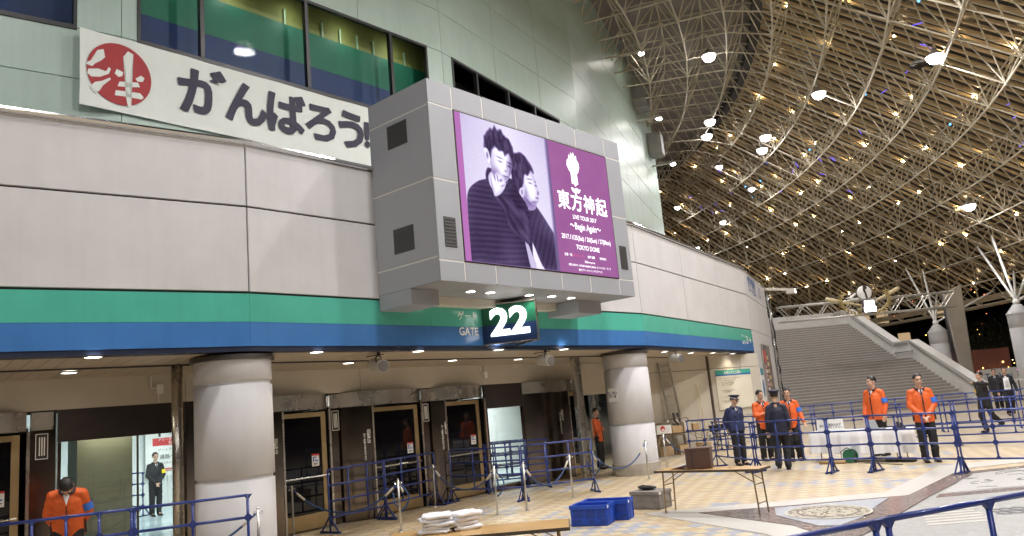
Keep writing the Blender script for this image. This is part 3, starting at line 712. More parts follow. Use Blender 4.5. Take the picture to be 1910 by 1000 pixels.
m_med = mat('medallion_cream', (.38, .34, .26), .35, var=.2, scale=20); m_medb = mat('medallion_blue', (.36, .38, .42), .3, var=.2, scale=20)
md = sheet('floor_medallion', [(3.78, 12.78), (5.58, 12.78), (5.12, 12.16), (4.53, 11.30), (4.02, 10.82), (3.78, 10.95), (3.58, 12.1)], .0245, m_medb)
c0 = Vector((4.30, 11.95, 0)); rng = random.Random(4)
def ell_ring(r0, r1, z, m, nm, n=40):
    a = [(c0.x + .62 * r * math.cos(2 * math.pi * i / n), c0.y + .66 * r * math.sin(2 * math.pi * i / n)) for r in (r0, r1) for i in range(n)]
    b = MB().add([(x, y, z) for x, y in a], [(i, n + i, n + (i + 1) % n, (i + 1) % n)[::-1] for i in range(n)]); b.build(nm, m, md)
ell_ring(.001, .98, .0285, m_med, 'medallion_field'); ell_ring(.66, .70, .0325, m_brg, 'medallion_ring'); ell_ring(.93, .97, .0325, mat('medallion_pale', (.6, .58, .52), .4), 'medallion_ring')
dots = MB()
for i in range(170):
    a = rng.uniform(0, 6.283); r = math.sqrt(rng.random()) * .9; x = c0.x + .62 * r * math.cos(a); y = c0.y + .66 * r * math.sin(a); s = rng.uniform(.012, .03); t = rng.uniform(0, 3)
    dots.prism([(x + s * math.cos(t + k * 2.09), y + s * .8 * math.sin(t + k * 2.09)) for k in range(3)], .029, .0335)
tag(dots.build('medallion_mosaic', mat('mosaic_grey', (.25, .22, .18), .4), md), kind='stuff')
cv = sheet('carved_granite_panel', [(7.95, 14.70), (12.9, 15.35), (10.9, 12.8), (6.45, 12.82)], .0125, m_carve)
car = MB()
for i in range(46):
    x, y = rng.uniform(7.0, 11.0), rng.uniform(12.95, 14.6); 
    if y > 12.9 + (x - 6.45) * 1.22: continue
    a0 = rng.uniform(0, 6.28); rad = rng.uniform(.08, .30); pts = [(x + rad * math.cos(a0 + t * .35), y + rad * .7 * math.sin(a0 + t * .35), .016) for t in range(7)]
    for p, q in zip(pts[:-1], pts[1:]): car.bar(p, q, .022, .004)
tag(car.build('carved_lines', mat('carved_dark', (.20, .20, .20), .5), cv), kind='stuff')
st_ = MB()
for k in range(6):
    y = 10.35 + k * .19; st_.prism([(4.95 + k * .08, y), (5.75 + k * .05 + .12 * (k % 2), y - .05), (5.80 + k * .05, y + .06), (4.98 + k * .08, y + .10)], .0046, .009)
st_.build('pale_inlay', m_wgr, gp)
rg = MB()
for k in range(6):
    cx, cy = 6.15 + (k % 3) * .16, 10.72 + (k // 3) * .22
    rg.path([(cx + .085 * math.cos(t * .7), cy + .10 * math.sin(t * .7), .008) for t in range(9)], .012, 4, closed=True)
rg.build('dark_ring_inlay', mat('carved_dark'), gp)
# ============================================================ video screen box hung on the facade
m_cab = mat('grey_cabinet', (.30, .31, .335), .5, var=.03, scale=1.5, bump=.06, bscale=300); m_seam = mat('pale_seam', (.62, .61, .56), .5, var=.02)
m_cabd = mat('cabinet_shadow_grey', (.27, .275, .275), .5, var=.03)
X0, X1, ZB0, ZB1, YO = 2.50, 8.31, 4.08, 7.60, -1.60
VS = thing('video_screen', 'large grey video screen box showing a purple concert poster above the gate sign', 'screen', M=facet(1) @ Matrix.Translation((X0, 0, ZB0)))
def vmb(): return MB()
ox, oz = -X0, -ZB0
SX0, SX1, SZ0, SZ1 = 3.08, 7.75, 4.43, 7.17
colx = [X0, SX0, 3.86, 4.80, 5.75, 6.70, SX1, X1]
def vbox(nm, m, x0, x1, y0, y1, z0, z1, **kw): return MB().box(x0 + ox, x1 + ox, y0, y1, z0 + oz, z1 + oz).build(nm, m, VS, **kw)
vbox('cabinet_core', m_seam, X0 + .005, X1 - .005, YO + .005, -.002, ZB0 + .02, ZB1 - .02)
g = .014
rz = [ZB0, SZ0, 5.83, SZ1, ZB1]
for r0, r1 in ((ZB0, SZ0), (SZ1, ZB1)):
    for a, b in zip(colx[:-1], colx[1:]): vbox('front_panel', m_cab, a + (g if a > X0 else 0), b - (g if b < X1 else 0), YO, YO + .03, r0 + (g if r0 > ZB0 else 0), r1 - (g if r1 < ZB1 else 0), bevel=.004)
for a, b in ((X0, SX0), (SX1, X1)):
    for r0, r1 in ((SZ0, 5.83), (5.83, SZ1)): vbox('front_panel', m_cab, a + (g if a > X0 else 0), b - (g if b < X1 else 0), YO, YO + .03, r0 + g, r1 - g, bevel=.004)
sid = [ZB0 - .26, 4.49, 5.83, 7.12, ZB1]
for r0, r1 in zip((ZB0, 4.49, 5.85, 7.14), (4.49, 5.85, 7.14, ZB1)):
    for x, nm in ((X0, 0), (X1 - .03, 1)): vbox('side_panel', m_cab, x, x + .03, YO + .034, -.003, r0 + (g if r0 > ZB0 else 0), r1 - (g if r1 < ZB1 else 0))
vbox('top_panel', m_cab, X0 + .03, X1 - .03, YO + .03, -.003, ZB1 - .02, ZB1)
nb_ = 5; bw = (X1 - X0) / nb_
for k in range(nb_): vbox('bottom_panel', m_cab, X0 + k * bw + .006, X0 + (k + 1) * bw - .006, YO + .032, -.30, ZB0, ZB0 + .02)
# louvres on the side and front
m_lv = mat('louvre_dark', (.05, .05, .05), .6, var=.1)
def louvre(axis, a0, a1, z0, z1, pos):
    n = 9
    mb = MB(); sl = MB(); h = (z1 - z0) / n
    for k in range(n):
        z = z0 + k * h
        if axis == 'side': sl.box(pos - .012 + ox, pos - .002 + ox, a0, a1, z + .01 + oz, z + h - .012 + oz)
        else: sl.box(a0 + ox, a1 + ox, pos - .012, pos - .002, z + .01 + oz, z + h - .012 + oz)
    if axis == 'side': mb.box(pos - .004 + ox, pos - .0005 + ox, a0, a1, z0 + oz, z1 + oz)
    else: mb.box(a0 + ox, a1 + ox, pos - .004, pos - .0005, z0 + oz, z1 + oz)
    o = mb.build('louvre', m_lv, VS); sl.build('slat', mat('louvre_slat', (.05, .05, .05), .5), o)
louvre('side', -1.02, -.50, 6.62, 7.05, X0); louvre('side', -1.02, -.50, 4.72, 5.16, X0)
louvre('front', 2.66, 2.93, 4.66, 5.18, YO); louvre('front', 7.89, 8.15, 4.66, 5.18, YO)
# support boxes under the cabinet
for a, b in ((X0, 3.14), (7.20, 8.05)):
    vbox('support_box', m_cab, a, b, -.85, -.003, 3.80, ZB0 - .003, bevel=.006)
vbox('cable_box', m_beige, 3.16, 7.18, -.28, -.003, 3.93, ZB0 + .0)
for x, y in ((3.85, .94), (4.34, .97), (5.42, 1.0), (6.08, 1.04), (6.75, 1.02)):
    o = MB().lathe([(0, -.002), (.085, -.002)], 18).build('downlight', m_lampon, VS, Matrix.Translation((x + ox, -y, ZB0 + oz - .003)))
    MB().lathe([(.086, .0), (.086, -.012), (.105, -.01), (.107, 0)], 18).build('trim_ring', m_chrome, o)
    lamp('downlight_lamp', 'SPOT', (0, 0, -.02), 30, (1, .93, .8), o, .08, None, R(130), .8)
# the picture: flat glowing layers a few millimetres apart
SW, SH = SX1 - SX0, SZ1 - SZ0
vbox('screen_bezel', m_black, SX0, SX1, YO - .004, YO + .02, SZ0, SZ1)
def grad_mat(name, c0, c1, s=1.0, wave=None):
    """emissive picture tone: two inks mixed by a stripe or cloud pattern"""
    m = bpy.data.materials.new(name); m.use_nodes = True; nt = m.node_tree; nt.nodes.clear(); L = nt.links
    tc = nt.nodes.new('ShaderNodeTexCoord')
    if wave:
        w = nt.nodes.new('ShaderNodeTexWave'); w.wave_type = 'BANDS'; w.bands_direction = wave[0]; w.inputs['Scale'].default_value = wave[1]; w.inputs['Distortion'].default_value = wave[2]; w.inputs['Detail'].default_value = 2; w.inputs['Detail Scale'].default_value = 2.0
        L.new(tc.outputs['Object'], w.inputs['Vector']); f = w.outputs[1]
        n = nt.nodes.new('ShaderNodeTexNoise'); n.inputs['Scale'].default_value = 3.2; n.inputs['Detail'].default_value = 4; L.new(tc.outputs['Object'], n.inputs['Vector'])
        mu = nt.nodes.new('ShaderNodeMath'); mu.operation = 'MULTIPLY'; L.new(f, mu.inputs[0]); L.new(n.outputs[0], mu.inputs[1]); f = mu.outputs[0]
    else:
        n = nt.nodes.new('ShaderNodeTexNoise'); n.inputs['Scale'].default_value = 4.0 if 'face' in name else 1.6; n.inputs['Detail'].default_value = 3; L.new(tc.outputs['Object'], n.inputs['Vector']); f = n.outputs[0]
    mx = nt.nodes.new('ShaderNodeMix'); mx.data_type = 'RGBA'; mx.inputs[6].default_value = (*c0, 1); mx.inputs[7].default_value = (*c1, 1); L.new(f, mx.inputs[0])
    e = nt.nodes.new('ShaderNodeEmission'); e.inputs[1].default_value = s; L.new(mx.outputs[2], e.inputs[0])
    o = nt.nodes.new('ShaderNodeOutputMaterial'); L.new(e.outputs[0], o.inputs[0]); return m
DISP = MB().box(SX0 + ox + .025, SX1 + ox - .025, YO - .010, YO - .005, SZ0 + oz + .025, SZ1 + oz - .025).build('display', grad_mat('scr_purple', (.30, .095, .28), (.38, .145, .36), 1.0), VS)
_ly = [YO - .010]
def cr_smooth(poly, n=4):
    out = []; L_ = len(poly)
    for i in range(L_):
        p0, p1, p2, p3 = (Vector(poly[(i + k) % L_]) for k in (-1, 0, 1, 2))
        for k in range(n):
            t = k / n; v = .5 * ((2 * p1) + (p2 - p0) * t + (2 * p0 - 5 * p1 + 4 * p2 - p3) * t * t + (3 * p1 - p0 - 3 * p2 + p3) * t ** 3); out.append((min(1, max(0, v.x)), min(1, max(0, v.y))))
    return out
def lay(nm, poly, m, dz=.0012):
    """poly in picture units: x 0..1 across, y 0..1 up the screen; each layer lies a little in front of the last"""
    _ly[0] -= dz; y = _ly[0]
    if nm.startswith('figure') and nm not in ('figure_hair', 'figure_fold'): poly = cr_smooth(poly)
    pts = [(SX0 + .025 + (SW - .05) * u + ox, SZ0 + .025 + (SH - .05) * v + oz) for u, v in poly]
    n = len(pts); ar = sum(pts[i][0] * pts[(i + 1) % n][1] - pts[(i + 1) % n][0] * pts[i][1] for i in range(n))
    idx = tuple(range(n)) if ar > 0 else tuple(range(n))[::-1]
    bm = bmesh.new(); vs = [bm.verts.new((a, y, b)) for a, b in pts]; f = bm.faces.new([vs[i] for i in idx]); bmesh.ops.triangulate(bm, faces=[f])
    me = bpy.data.meshes.new(nm); bm.to_mesh(me); bm.free(); me.materials.append(m)
    return link(nm, me, DISP)
P_ = lambda s: [tuple(float(c) for c in p.split(',')) for p in s.split()]
s_pink = emission('scr_pink', (.44, .16, .44), 1.05); s_wht = emission('scr_white', (1, .98, 1), 1.7)
lay('picture_margin', P_('0,0 .030,0 .030,1 0,1'), s_pink)
# the portrait half: a fine grid of points, each with its printed tone (a soft two-ink portrait of two figures in knitwear)
import numpy as np
def portrait():
    NU, NV = 250, 250
    U_, V_ = np.meshgrid(np.linspace(.030, .562, NU), np.linspace(0, 1, NV)); X = U_ * SW; Y = V_ * SH
    def hsh(i, j, s): return np.modf(np.abs(np.sin(i * 127.1 + j * 311.7 + s * 74.7) * 43758.5453))[0]
    def vn(x, y, s=0):
        i, j = np.floor(x), np.floor(y); f, g_ = x - i, y - j; f = f * f * (3 - 2 * f); g_ = g_ * g_ * (3 - 2 * g_)
        return (hsh(i, j, s) * (1 - f) + hsh(i + 1, j, s) * f) * (1 - g_) + (hsh(i, j + 1, s) * (1 - f) + hsh(i + 1, j + 1, s) * f) * g_
    def mask(pts, soft=.018, smooth=True):
        pts = cr_smooth(pts, 5) if smooth else pts
        P = [(a * SW, b * SH) for a, b in pts]; ins = np.zeros_like(X, bool); d2 = np.full_like(X, 1e9)
        for (x0, y0), (x1, y1) in zip(P, P[1:] + P[:1]):
            if y0 != y1: ins ^= ((Y < y0) != (Y < y1)) & (X < (x1 - x0) * (Y - y0) / (y1 - y0) + x0)
            dx, dy = x1 - x0, y1 - y0; t = np.clip(((X - x0) * dx + (Y - y0) * dy) / (dx * dx + dy * dy + 1e-12), 0, 1)
            d2 = np.minimum(d2, (X - x0 - t * dx) ** 2 + (Y - y0 - t * dy) ** 2)
        d = np.sqrt(d2); return np.clip(.5 + np.where(ins, d, -d) / soft, 0, 1), np.where(ins, d, 0)
    def gs(u, v, su, sv, rot=0.0):
        x, y = (U_ - u) * SW, (V_ - v) * SH; c, s = math.cos(rot), math.sin(rot)
        return np.exp(-((x * c + y * s) / su) ** 2 - ((-x * s + y * c) / sv) ** 2)
    def over(L, m, S): return L * (1 - m) + S * m
    L = .80 + .10 * (1 - V_) - .10 * np.abs(U_ - .30) / .3 + .03 * vn(X * 1.5, Y * 1.5)
    def knit(ang, fr, seed):
        c, s = math.cos(ang), math.sin(ang); a = X * c + Y * s; b = -X * s + Y * c
        rib = .5 + .5 * np.sin(b * fr + 2.2 * vn(a * 2.5, b * 2.5, seed)); return .06 + .07 * rib * (.3 + .9 * vn(a * 3.1, b * 2.2, seed + 1)) + .16 * np.clip(vn(a * 1.7, b * 1.1, seed + 2) - .45, 0, 1)
    # figure behind
    m, d = mask(P_('.30,.30 .36,.50 .395,.50 .43,.475 .50,.36 .560,.22 .560,.0 .46,.0 .40,.17 .37,.22 .34,.12')); L = over(L, m, knit(1.15, 46, 3) + .10 * np.exp(-d / .05) * (U_ > .42))
    m, d = mask(P_('.345,.47 .385,.42 .43,.43 .445,.48 .42,.55 .36,.55')); L = over(L, m, .62 - .25 * gs(.40, .49, .12, .10))
    m, d = mask(P_('.352,.64 .385,.70 .43,.71 .452,.65 .462,.60 .470,.555 .462,.535 .464,.51 .445,.475 .415,.47 .37,.52 .350,.56')); F = np.clip(.70 + 1.5 * d, 0, .98)
    for a in ((.415, .622, .055, .020, -.1, .5), (.452, .612, .030, .018, -.2, .5), (.412, .650, .075, .014, .05, .55), (.452, .640, .03, .012, -.3, .5), (.462, .56, .03, .03, 0, .35), (.452, .52, .05, .014, .1, .5), (.43, .485, .09, .03, .2, .25), (.385, .56, .08, .16, 0, .22)): F = F - a[5] * gs(a[0], a[1], a[2], a[3], a[4])
    L = over(L, m, np.clip(F, .1, 1))
    st = lambda s, fx, fy: .04 + .26 * np.clip(vn(X * fx + .8 * Y, Y * fy, s) - .42, 0, 1) + .08 * vn(X * fx * 2.2, Y * fy * 2, s + 4)
    m, d = mask(P_('.30,.66 .285,.72 .315,.80 .345,.825 .375,.835 .41,.80 .438,.745 .445,.70 .425,.715 .405,.675 .385,.68 .375,.62 .362,.575 .345,.545 .318,.56 .302,.60'), .05); L = over(L, np.clip(m * 1.2 - .35 * vn(X * 16, Y * 9, 8) * (m < .9), 0, 1), st(11, 15, 6))
    m, d = mask(P_('.345,.56 .365,.575 .372,.54 .362,.505 .348,.515')); L = over(L, m, .86 - .4 * gs(.358, .54, .03, .06))
    # figure in front
    m, d = mask(P_('.030,-.02 .030,.30 .040,.46 .095,.545 .155,.585 .165,.62 .30,.62 .345,.52 .385,.44 .395,.30 .39,.10 .375,-.02')); L = over(L, m, knit(.06, 62, 21) + .07 * np.exp(-d / .10) * (U_ < .2) - .05 * gs(.33, .35, .18, .5, .3))
    m, d = mask(P_('.375,-.02 .352,.14 .345,.24 .372,.15 .405,.02 .41,-.02')); L = over(L, m, .72)
    m, d = mask(P_('.172,.46 .235,.385 .265,.25 .33,.20 .375,.17 .392,.28 .37,.40 .32,.42 .285,.475 .215,.485'), .03); L = over(L, m, knit(-.75, 40, 31) + .10 * np.exp(-((d - .10) / .08) ** 2))
    m, d = mask(P_('.205,.47 .245,.40 .27,.28 .325,.22 .28,.34 .26,.43 .228,.475'), .06); L = L * (1 - .65 * m)
    m, d = mask(P_('.150,.575 .155,.645 .185,.66 .30,.60 .285,.55 .20,.55'), .03); L = over(L, m, .07 + .06 * vn(X * 9, Y * 9, 40))
    m, d = mask(P_('.185,.58 .19,.68 .25,.66 .275,.60 .25,.56')); L = over(L, m, .55 - .3 * gs(.25, .60, .15, .1))
    m, d = mask(P_('.180,.86 .21,.885 .30,.86 .315,.78 .308,.70 .295,.645 .272,.60 .245,.585 .215,.605 .188,.66 .178,.73')); F = np.clip(.66 + 1.3 * d, 0, 1.0)
    for a in ((.240, .728, .065, .020, -.18, .55), (.292, .708, .045, .018, -.2, .55), (.240, .755, .090, .016, -.18, .60), (.294, .732, .060, .014, -.2, .60), (.268, .668, .035, .016, -.1, .40), (.278, .70, .018, .07, .1, .20), (.264, .628, .075, .013, -.08, .55), (.262, .612, .05, .014, 0, .2), (.305, .68, .08, .25, 0, .28), (.215, .64, .10, .12, .4, .16)): F = F - a[5] * gs(a[0], a[1], a[2], a[3], a[4])
    L = over(L, m, np.clip(F, .06, 1))
    m, d = mask(P_('.150,.80 .155,.88 .175,.925 .195,.955 .208,.945 .222,.985 .236,.955 .262,.965 .272,.935 .305,.91 .325,.86 .332,.78 .325,.715 .312,.70 .308,.76 .295,.80 .270,.775 .262,.805 .235,.80 .215,.83 .195,.80 .186,.74 .176,.745 .165,.77'), .06, False); L = over(L, np.clip(m * 1.25 - .45 * vn(X * 17, Y * 9, 5) * (m < .92), 0, 1), st(7, 14, 6))
    m, d = mask(P_('.150,.79 .165,.80 .178,.77 .180,.71 .168,.70 .156,.74')); L = over(L, m, .9 - .45 * gs(.166, .75, .03, .07))
    m, d = mask(P_('.165,.55 .162,.60 .178,.635 .200,.625 .212,.645 .235,.640 .255,.615 .262,.575 .248,.53 .218,.485 .190,.470 .180,.51')); F = np.clip(.74 + 1.6 * d, 0, 1)
    for a in ((.198, .600, .014, .09, .25, .45), (.216, .595, .016, .08, .1, .45), (.232, .59, .045, .028, .5, .50), (.240, .555, .06, .016, .4, .3), (.178, .56, .014, .12, .2, .25)): F = F - a[5] * gs(a[0], a[1], a[2], a[3], a[4])
    L = over(L, m, np.clip(F, .1, 1)); L = over(L, np.clip((U_ - .535) / .018, 0, 1), .42 - .10 * (U_ > .55))
    L = np.clip(L + .035 * (vn(X * 60, Y * 60, 77) - .5), 0, 1) ** 1.25
    c0, c1, c2 = np.array((.022, .012, .038)), np.array((.30, .22, .46)), np.array((1.05, 1.02, 1.15)); l = L[..., None]
    C = np.where(l < .5, c0 + (c1 - c0) * (l / .5), c1 + (c2 - c1) * ((l - .5) / .5))
    _ly[0] -= .002; mb = MB()
    mb.v = [(SX0 + .025 + (SW - .05) * float(a) + ox, _ly[0], SZ0 + .025 + (SH - .05) * float(b) + oz) for a, b in zip(U_.ravel(), V_.ravel())]
    mb.f = [(r * NU + c, r * NU + c + 1, (r + 1) * NU + c + 1, (r + 1) * NU + c) for r in range(NV - 1) for c in range(NU - 1)]
    mm = bpy.data.materials.new('scr_portrait'); mm.use_nodes = True; nt = mm.node_tree; nt.nodes.clear()
    at = nt.nodes.new('ShaderNodeAttribute'); at.attribute_name = 'ink'; em = nt.nodes.new('ShaderNodeEmission'); em.inputs[1].default_value = 1.1; ou = nt.nodes.new('ShaderNodeOutputMaterial')
    nt.links.new(at.outputs['Color'], em.inputs[0]); nt.links.new(em.outputs[0], ou.inputs[0]); mm.cycles.emission_sampling = 'NONE'
    me = mb.mesh('portrait_picture', mm); ca = me.color_attributes.new('ink', 'FLOAT_COLOR', 'POINT')
    ca.data.foreach_set('color', np.concatenate([C.reshape(-1, 3), np.ones((NU * NV, 1))], 1).astype(np.float32).ravel()); link('portrait_picture', me, DISP)
portrait()
# flame mark, title and dates
fl = [(.70, .80), (.685, .84), (.690, .885), (.703, .90), (.706, .935), (.716, .915), (.722, .955), (.733, .925), (.742, .960), (.750, .925), (.762, .940), (.763, .905), (.775, .885), (.778, .845), (.765, .80), (.752, .785), (.750, .74), (.757, .705), (.742, .695), (.735, .68), (.725, .70), (.710, .700), (.718, .74), (.716, .785)]
lay('flame_mark', fl, s_wht); lay('flame_foot', P_('.700,.665 .712,.67 .725,.660 .742,.672 .758,.662 .770,.668 .764,.645 .750,.630 .735,.638 .720,.628 .708,.640'), s_wht)
def stext(s, u, v, size, m=s_wht, **kw):
    _ly[0] -= .0012
    text('screen_text', s, size, m, DISP, Matrix.Translation((SX0 + SW * u + ox, _ly[0], SZ0 + SH * v + oz)) @ UPRIGHT, **kw)
stext('東方神起', .775, .545, .41, bold=.022, spacing=1.12); stext('LIVE TOUR 2017', .775, .435, .125, bold=.012, sx=.92); stext('〜Begin Again〜', .775, .365, .20, bold=.012, sx=.80)
stext('2017.11/25(Sat) / 26(Sun) / 27(Mon)', .775, .275, .135, bold=.012, sx=.86); stext('TOKYO DOME', .775, .205, .135, bold=.012, sx=.9)
stext('主催・協', .625, .140, .062, bold=.01); stext('セブンイレブン', .695, .140, .062, emission('scr_redtext', (.9, .12, .25), 1.1), bold=.01); stext('後援 協賛', .79, .140, .06, bold=.01); stext('制作協力', .88, .140, .06, bold=.01)
stext('企画avex group', .775, .100, .055, bold=.01); stext('お問い合わせ・ENTERTAINMENT JAPAN / エイベックス・ライブ', .775, .066, .055, bold=.01, sx=.92); stext('協力/アリーナ/ファンクラブ/アソビ', .775, .034, .052, bold=.01)
# ============================================================ gate number sign, a two-faced wedge standing out from the stripe
GS = thing('gate_sign', 'wedge-shaped green and blue gate sign with glowing white 22 under the video screen', 'sign', M=facet(1) @ Matrix.Translation((5.58, 0, 3.22)))
def wedge(z0, z1, m, nm, e=0.0): return MB().prism([(-.51, -.012), (0, -1.0), (.51, -.012)], z0, z1).build(nm, m, GS)
wedge(0, .36, mat('sign_blue', (.012, .035, .12), .3), 'blue_field'); wedge(.3605, .76, mat('sign_green', (.010, .105, .06), .3), 'green_field')
for p, q in (((-.515, -.004), (0, -1.01)), ((.515, -.004), (0, -1.01))):
    for z in (-.012, .772): MB().bar((*p, z), (*q, z), .03, .025).build('edge_trim', m_steel, GS)
MB().bar((0, -1.012, -.02), (0, -1.012, .785), .03, .03).build('edge_trim', m_steel, GS)
m_22 = emission('sign_glow', (1, 1, .97), 3.2)
ang = math.atan2(-.99, .51)
for sx, a in ((-1, ang), (1, -ang)):
    Mx = Matrix.Translation((sx * .262, -.52 if sx < 0 else -.52, .38)) @ Matrix.Rotation(a, 4, 'Z') @ Matrix.Translation((0, -.012, 0)) @ UPRIGHT
    text('gate_number', '22', .74, m_22, GS, Mx, bold=.035, depth=.004, sx=1.08)
# ============================================================ banner below the upper windows
m_ban = mat('banner_cloth', (.74, .78, .73), .7, var=.03, bump=.05, bscale=8); m_navy = mat('banner_navy', (.018, .016, .045), .6, var=.03); m_red = mat('banner_red', (.36, .018, .022), .6, var=.05)
BN = thing('slogan_banner', 'long white cloth banner with a red seal and dark Japanese slogan below the windows', 'banner', M=facet(1, DU) @ Matrix.Translation((-.88, -.06, 8.98)))
BL, BH = 10.6, 1.74
nx = 40; vsb = []; 
for iz in range(5):
    for ix in range(nx + 1):
        x = BL * ix / nx; vsb.append((x, -.012 * math.sin(x * 2.1 + iz) - .008 * math.sin(x * 5.3 + iz * 2), BH * iz / 4))
MB().add(vsb, [(r * (nx + 1) + c, r * (nx + 1) + c + 1, (r + 1) * (nx + 1) + c + 1, (r + 1) * (nx + 1) + c) for r in range(4) for c in range(nx)]).build('cloth', m_ban, BN, smooth=True)
cx, cz = .81, .87; rr0 = .68
# the seal is a red disc with the brushed character left open: white strokes lie over it
disc = [(cx + rr0 * math.cos(t * math.pi / 24), cz + rr0 * 1.04 * math.sin(t * math.pi / 24)) for t in range(48)]
def flat(nm, poly, y, m):
    bm = bmesh.new(); vs = [bm.verts.new((a, y, b)) for a, b in poly]; f = bm.faces.new(vs)
    if f.normal.y > 0: f.normal_flip()
    bmesh.ops.triangulate(bm, faces=[f]); me = bpy.data.meshes.new(nm); bm.to_mesh(me); bm.free(); me.materials.append(m); return link(nm, me, BN)
flat('red_seal', disc, -.024, m_red)
strokes = ['.10,.92 .22,1.04 .34,1.30 .47,1.36 .50,1.18 .42,1.08 .30,.98 .24,.90', '.14,.72 .16,.82 .36,.88 .52,.86 .58,.98 .62,.94 .58,.82 .40,.70 .22,.66', '.20,.44 .30,.56 .44,.62 .60,.74 .62,.70 .46,.52 .40,.40 .32,.30 .26,.34',
           '.70,.86 .74,.98 .88,.94 .86,.84 .78,.80', '.88,1.30 .98,1.46 1.10,1.42 1.06,1.10 1.06,.90 1.02,.56 1.05,.20 .98,.14 .93,.40 .94,.90', '1.14,.86 1.26,.96 1.34,.92 1.30,.82 1.18,.80', '.76,.58 .80,.70 1.20,.78 1.24,.68 1.00,.62', '.70,.36 .72,.48 1.24,.54 1.32,.46 1.28,.40 .92,.38']
for q in strokes: flat('brush_stroke', P_(q), -.027, m_ban)
for ch, x, sz, rot in (('が', 2.70, 1.24, -.06), ('ん', 3.82, 1.20, .0), ('ば', 4.93, 1.20, .0), ('ろ', 6.03, 1.18, .0), ('う', 7.03, 1.20, .0), ('！', 7.78, .9, 0)):
    mt_ = text_mesh(ch, sz, bold=.022); vs0 = [v.co.copy() for v in mt_.vertices]; fc0 = [tuple(q.vertices) for q in mt_.polygons]; mb_ = MB()
    for k_, (dx_, dy_) in enumerate(((0, 0), (.020, 0), (-.020, 0), (0, .016), (0, -.016))): mb_.add([(v.x + dx_, v.y + dy_, .0006 * k_) for v in vs0], fc0)
    mb_.build('slogan_character', m_navy, BN, Matrix.Translation((x, -.026, .84)) @ Matrix.Rotation(rot, 4, 'Y') @ UPRIGHT)
# ============================================================ great staircase at the far right
m_step = mat('stair_stone', (.30, .275, .255), .55, var=.12, scale=6, dirt=.12); m_nose = mat('stair_nosing', (.50, .47, .44), .45, var=.08)
m_par = mat('parapet_stone', (.62, .60, .57), .5, var=.06, scale=3)
STH = 3.0
SM = Matrix.Translation((23.3, 41.2, 0)) @ Matrix.Rotation(R(STH), 4, 'Z')
ST = thing('staircase', 'wide stone staircase rising in two flights to the right of the building', 'stairs', M=SM)
RISE, RUN, WST = .1615, .325, 11.5
def step_y(k): return k * RUN + (1.5 if k >= 17 else 0)
for k in range(34):
    y0 = step_y(k)
    s = MB().box(-WST, 0, y0, y0 + (RUN if k != 16 else RUN + 1.5) + .15, k * RISE - (0 if k == 0 else .05), (k + 1) * RISE).build('step', m_step, ST)
    MB().box(-WST, 0, y0 - .012, y0 + .05, (k + 1) * RISE - .040, (k + 1) * RISE + .005).build('nosing', m_nose, s)
ytop = step_y(34); ztop = 34 * RISE
MB().box(-WST, .55, ytop + .15, ytop + 14, ztop - .4, ztop - .002).build('upper_landing', m_step, ST)
# right parapet in two sloping pieces with a handrail
def par(y0, z0, y1, z1, h, nm):
    mb = MB(); 
    pts = [(y0, -.0), (y0, z0 + h), (y1, z1 + h), (y1, 0)]
    vs = [(.012, y, z) for y, z in pts] + [(.50, y, z) for y, z in pts]
    mb.add(vs, [(0, 1, 2, 3)[::-1], (4, 5, 6, 7), (0, 4, 5, 1)[::-1], (1, 5, 6, 2)[::-1], (2, 6, 7, 3)[::-1]])
    o = mb.build(nm, m_par, ST, bevel=.02)
    MB().bar((-.03, y0 + .15, z0 + h - .12), (-.03, y1, z1 + h - .12), .05, .05).build('handrail', m_chrome, o)
    MB().bar((.26, y0, z0 + h + .03), (.26, y1, z1 + h + .03), .56, .06).build('coping', m_par, o)
yl0, yl1 = step_y(16), step_y(17); zl = 17 * RISE
par(-.45, .0, yl0, zl, .95, 'parapet'); par(yl0 + .01, zl, yl1, zl, .95, 'parapet'); par(yl1 + .01, zl, ytop, ztop, .95, 'parapet'); par(ytop + .01, ztop, ytop + 4, ztop, .95, 'parapet')
for (ya, za), (yb, zb) in (((yl0 - .3, zl + .35), (yl1, zl + .35)),): MB().bar((-.05, ya, za), (-.05, yb, zb), .04, .04).build('landing_rail', m_joint, ST)
MB().box(-4.6, 0, ytop + 2.2, ytop + 2.5, ztop, ztop + 1.05).build('landing_wall', m_par, ST)
# white newel wall and low rails at the stair foot
NW = thing('stair_end_wall', 'low white rounded wall with dark joints at the foot of the stairs', 'wall', (23.95, 40.2, 0), R(4))
MB().box(0, 1.75, 0, .4, 0, 1.05).build('wall_block', m_par, NW, bevel=.12, seg=4)
for k in range(3): MB().box(.02 + k * .55, .06 + k * .55, -.03, -.002, 0, 1.0).build('rail_post', m_joint, NW)
# ============================================================ steel pylon beside the stairs
PY = thing('steel_pylon', 'tall tapering stainless steel pylon beside the stair parapet', 'pylon', (25.0, 44.6, 0), R(-14))
MB().add([(-.28, -.2, 0), (.28, -.2, 0), (.28, .2, 0), (-.28, .2, 0), (-.52, -.2, 6.1), (.52, -.2, 6.55), (.52, .2, 6.55), (-.52, .2, 6.1)], [(0, 1, 5, 4), (1, 2, 6, 5), (2, 3, 7, 6), (3, 0, 4, 7), (4, 5, 6, 7)]).build('steel_face', mat('pylon_steel', (.72, .70, .67), .3, metal=1, var=.1, scale=.8, bump=.5, bscale=1.4), PY, bevel=.03)
MB().box(-.50, -.42, .21, .30, .1, 6.0).build('rear_frame', m_joint, PY)
for k in range(8): MB().box(-.62 + k * .02, -.30, .22, .27, .7 + k * .7, .74 + k * .7).build('ladder_rung', m_joint, PY)
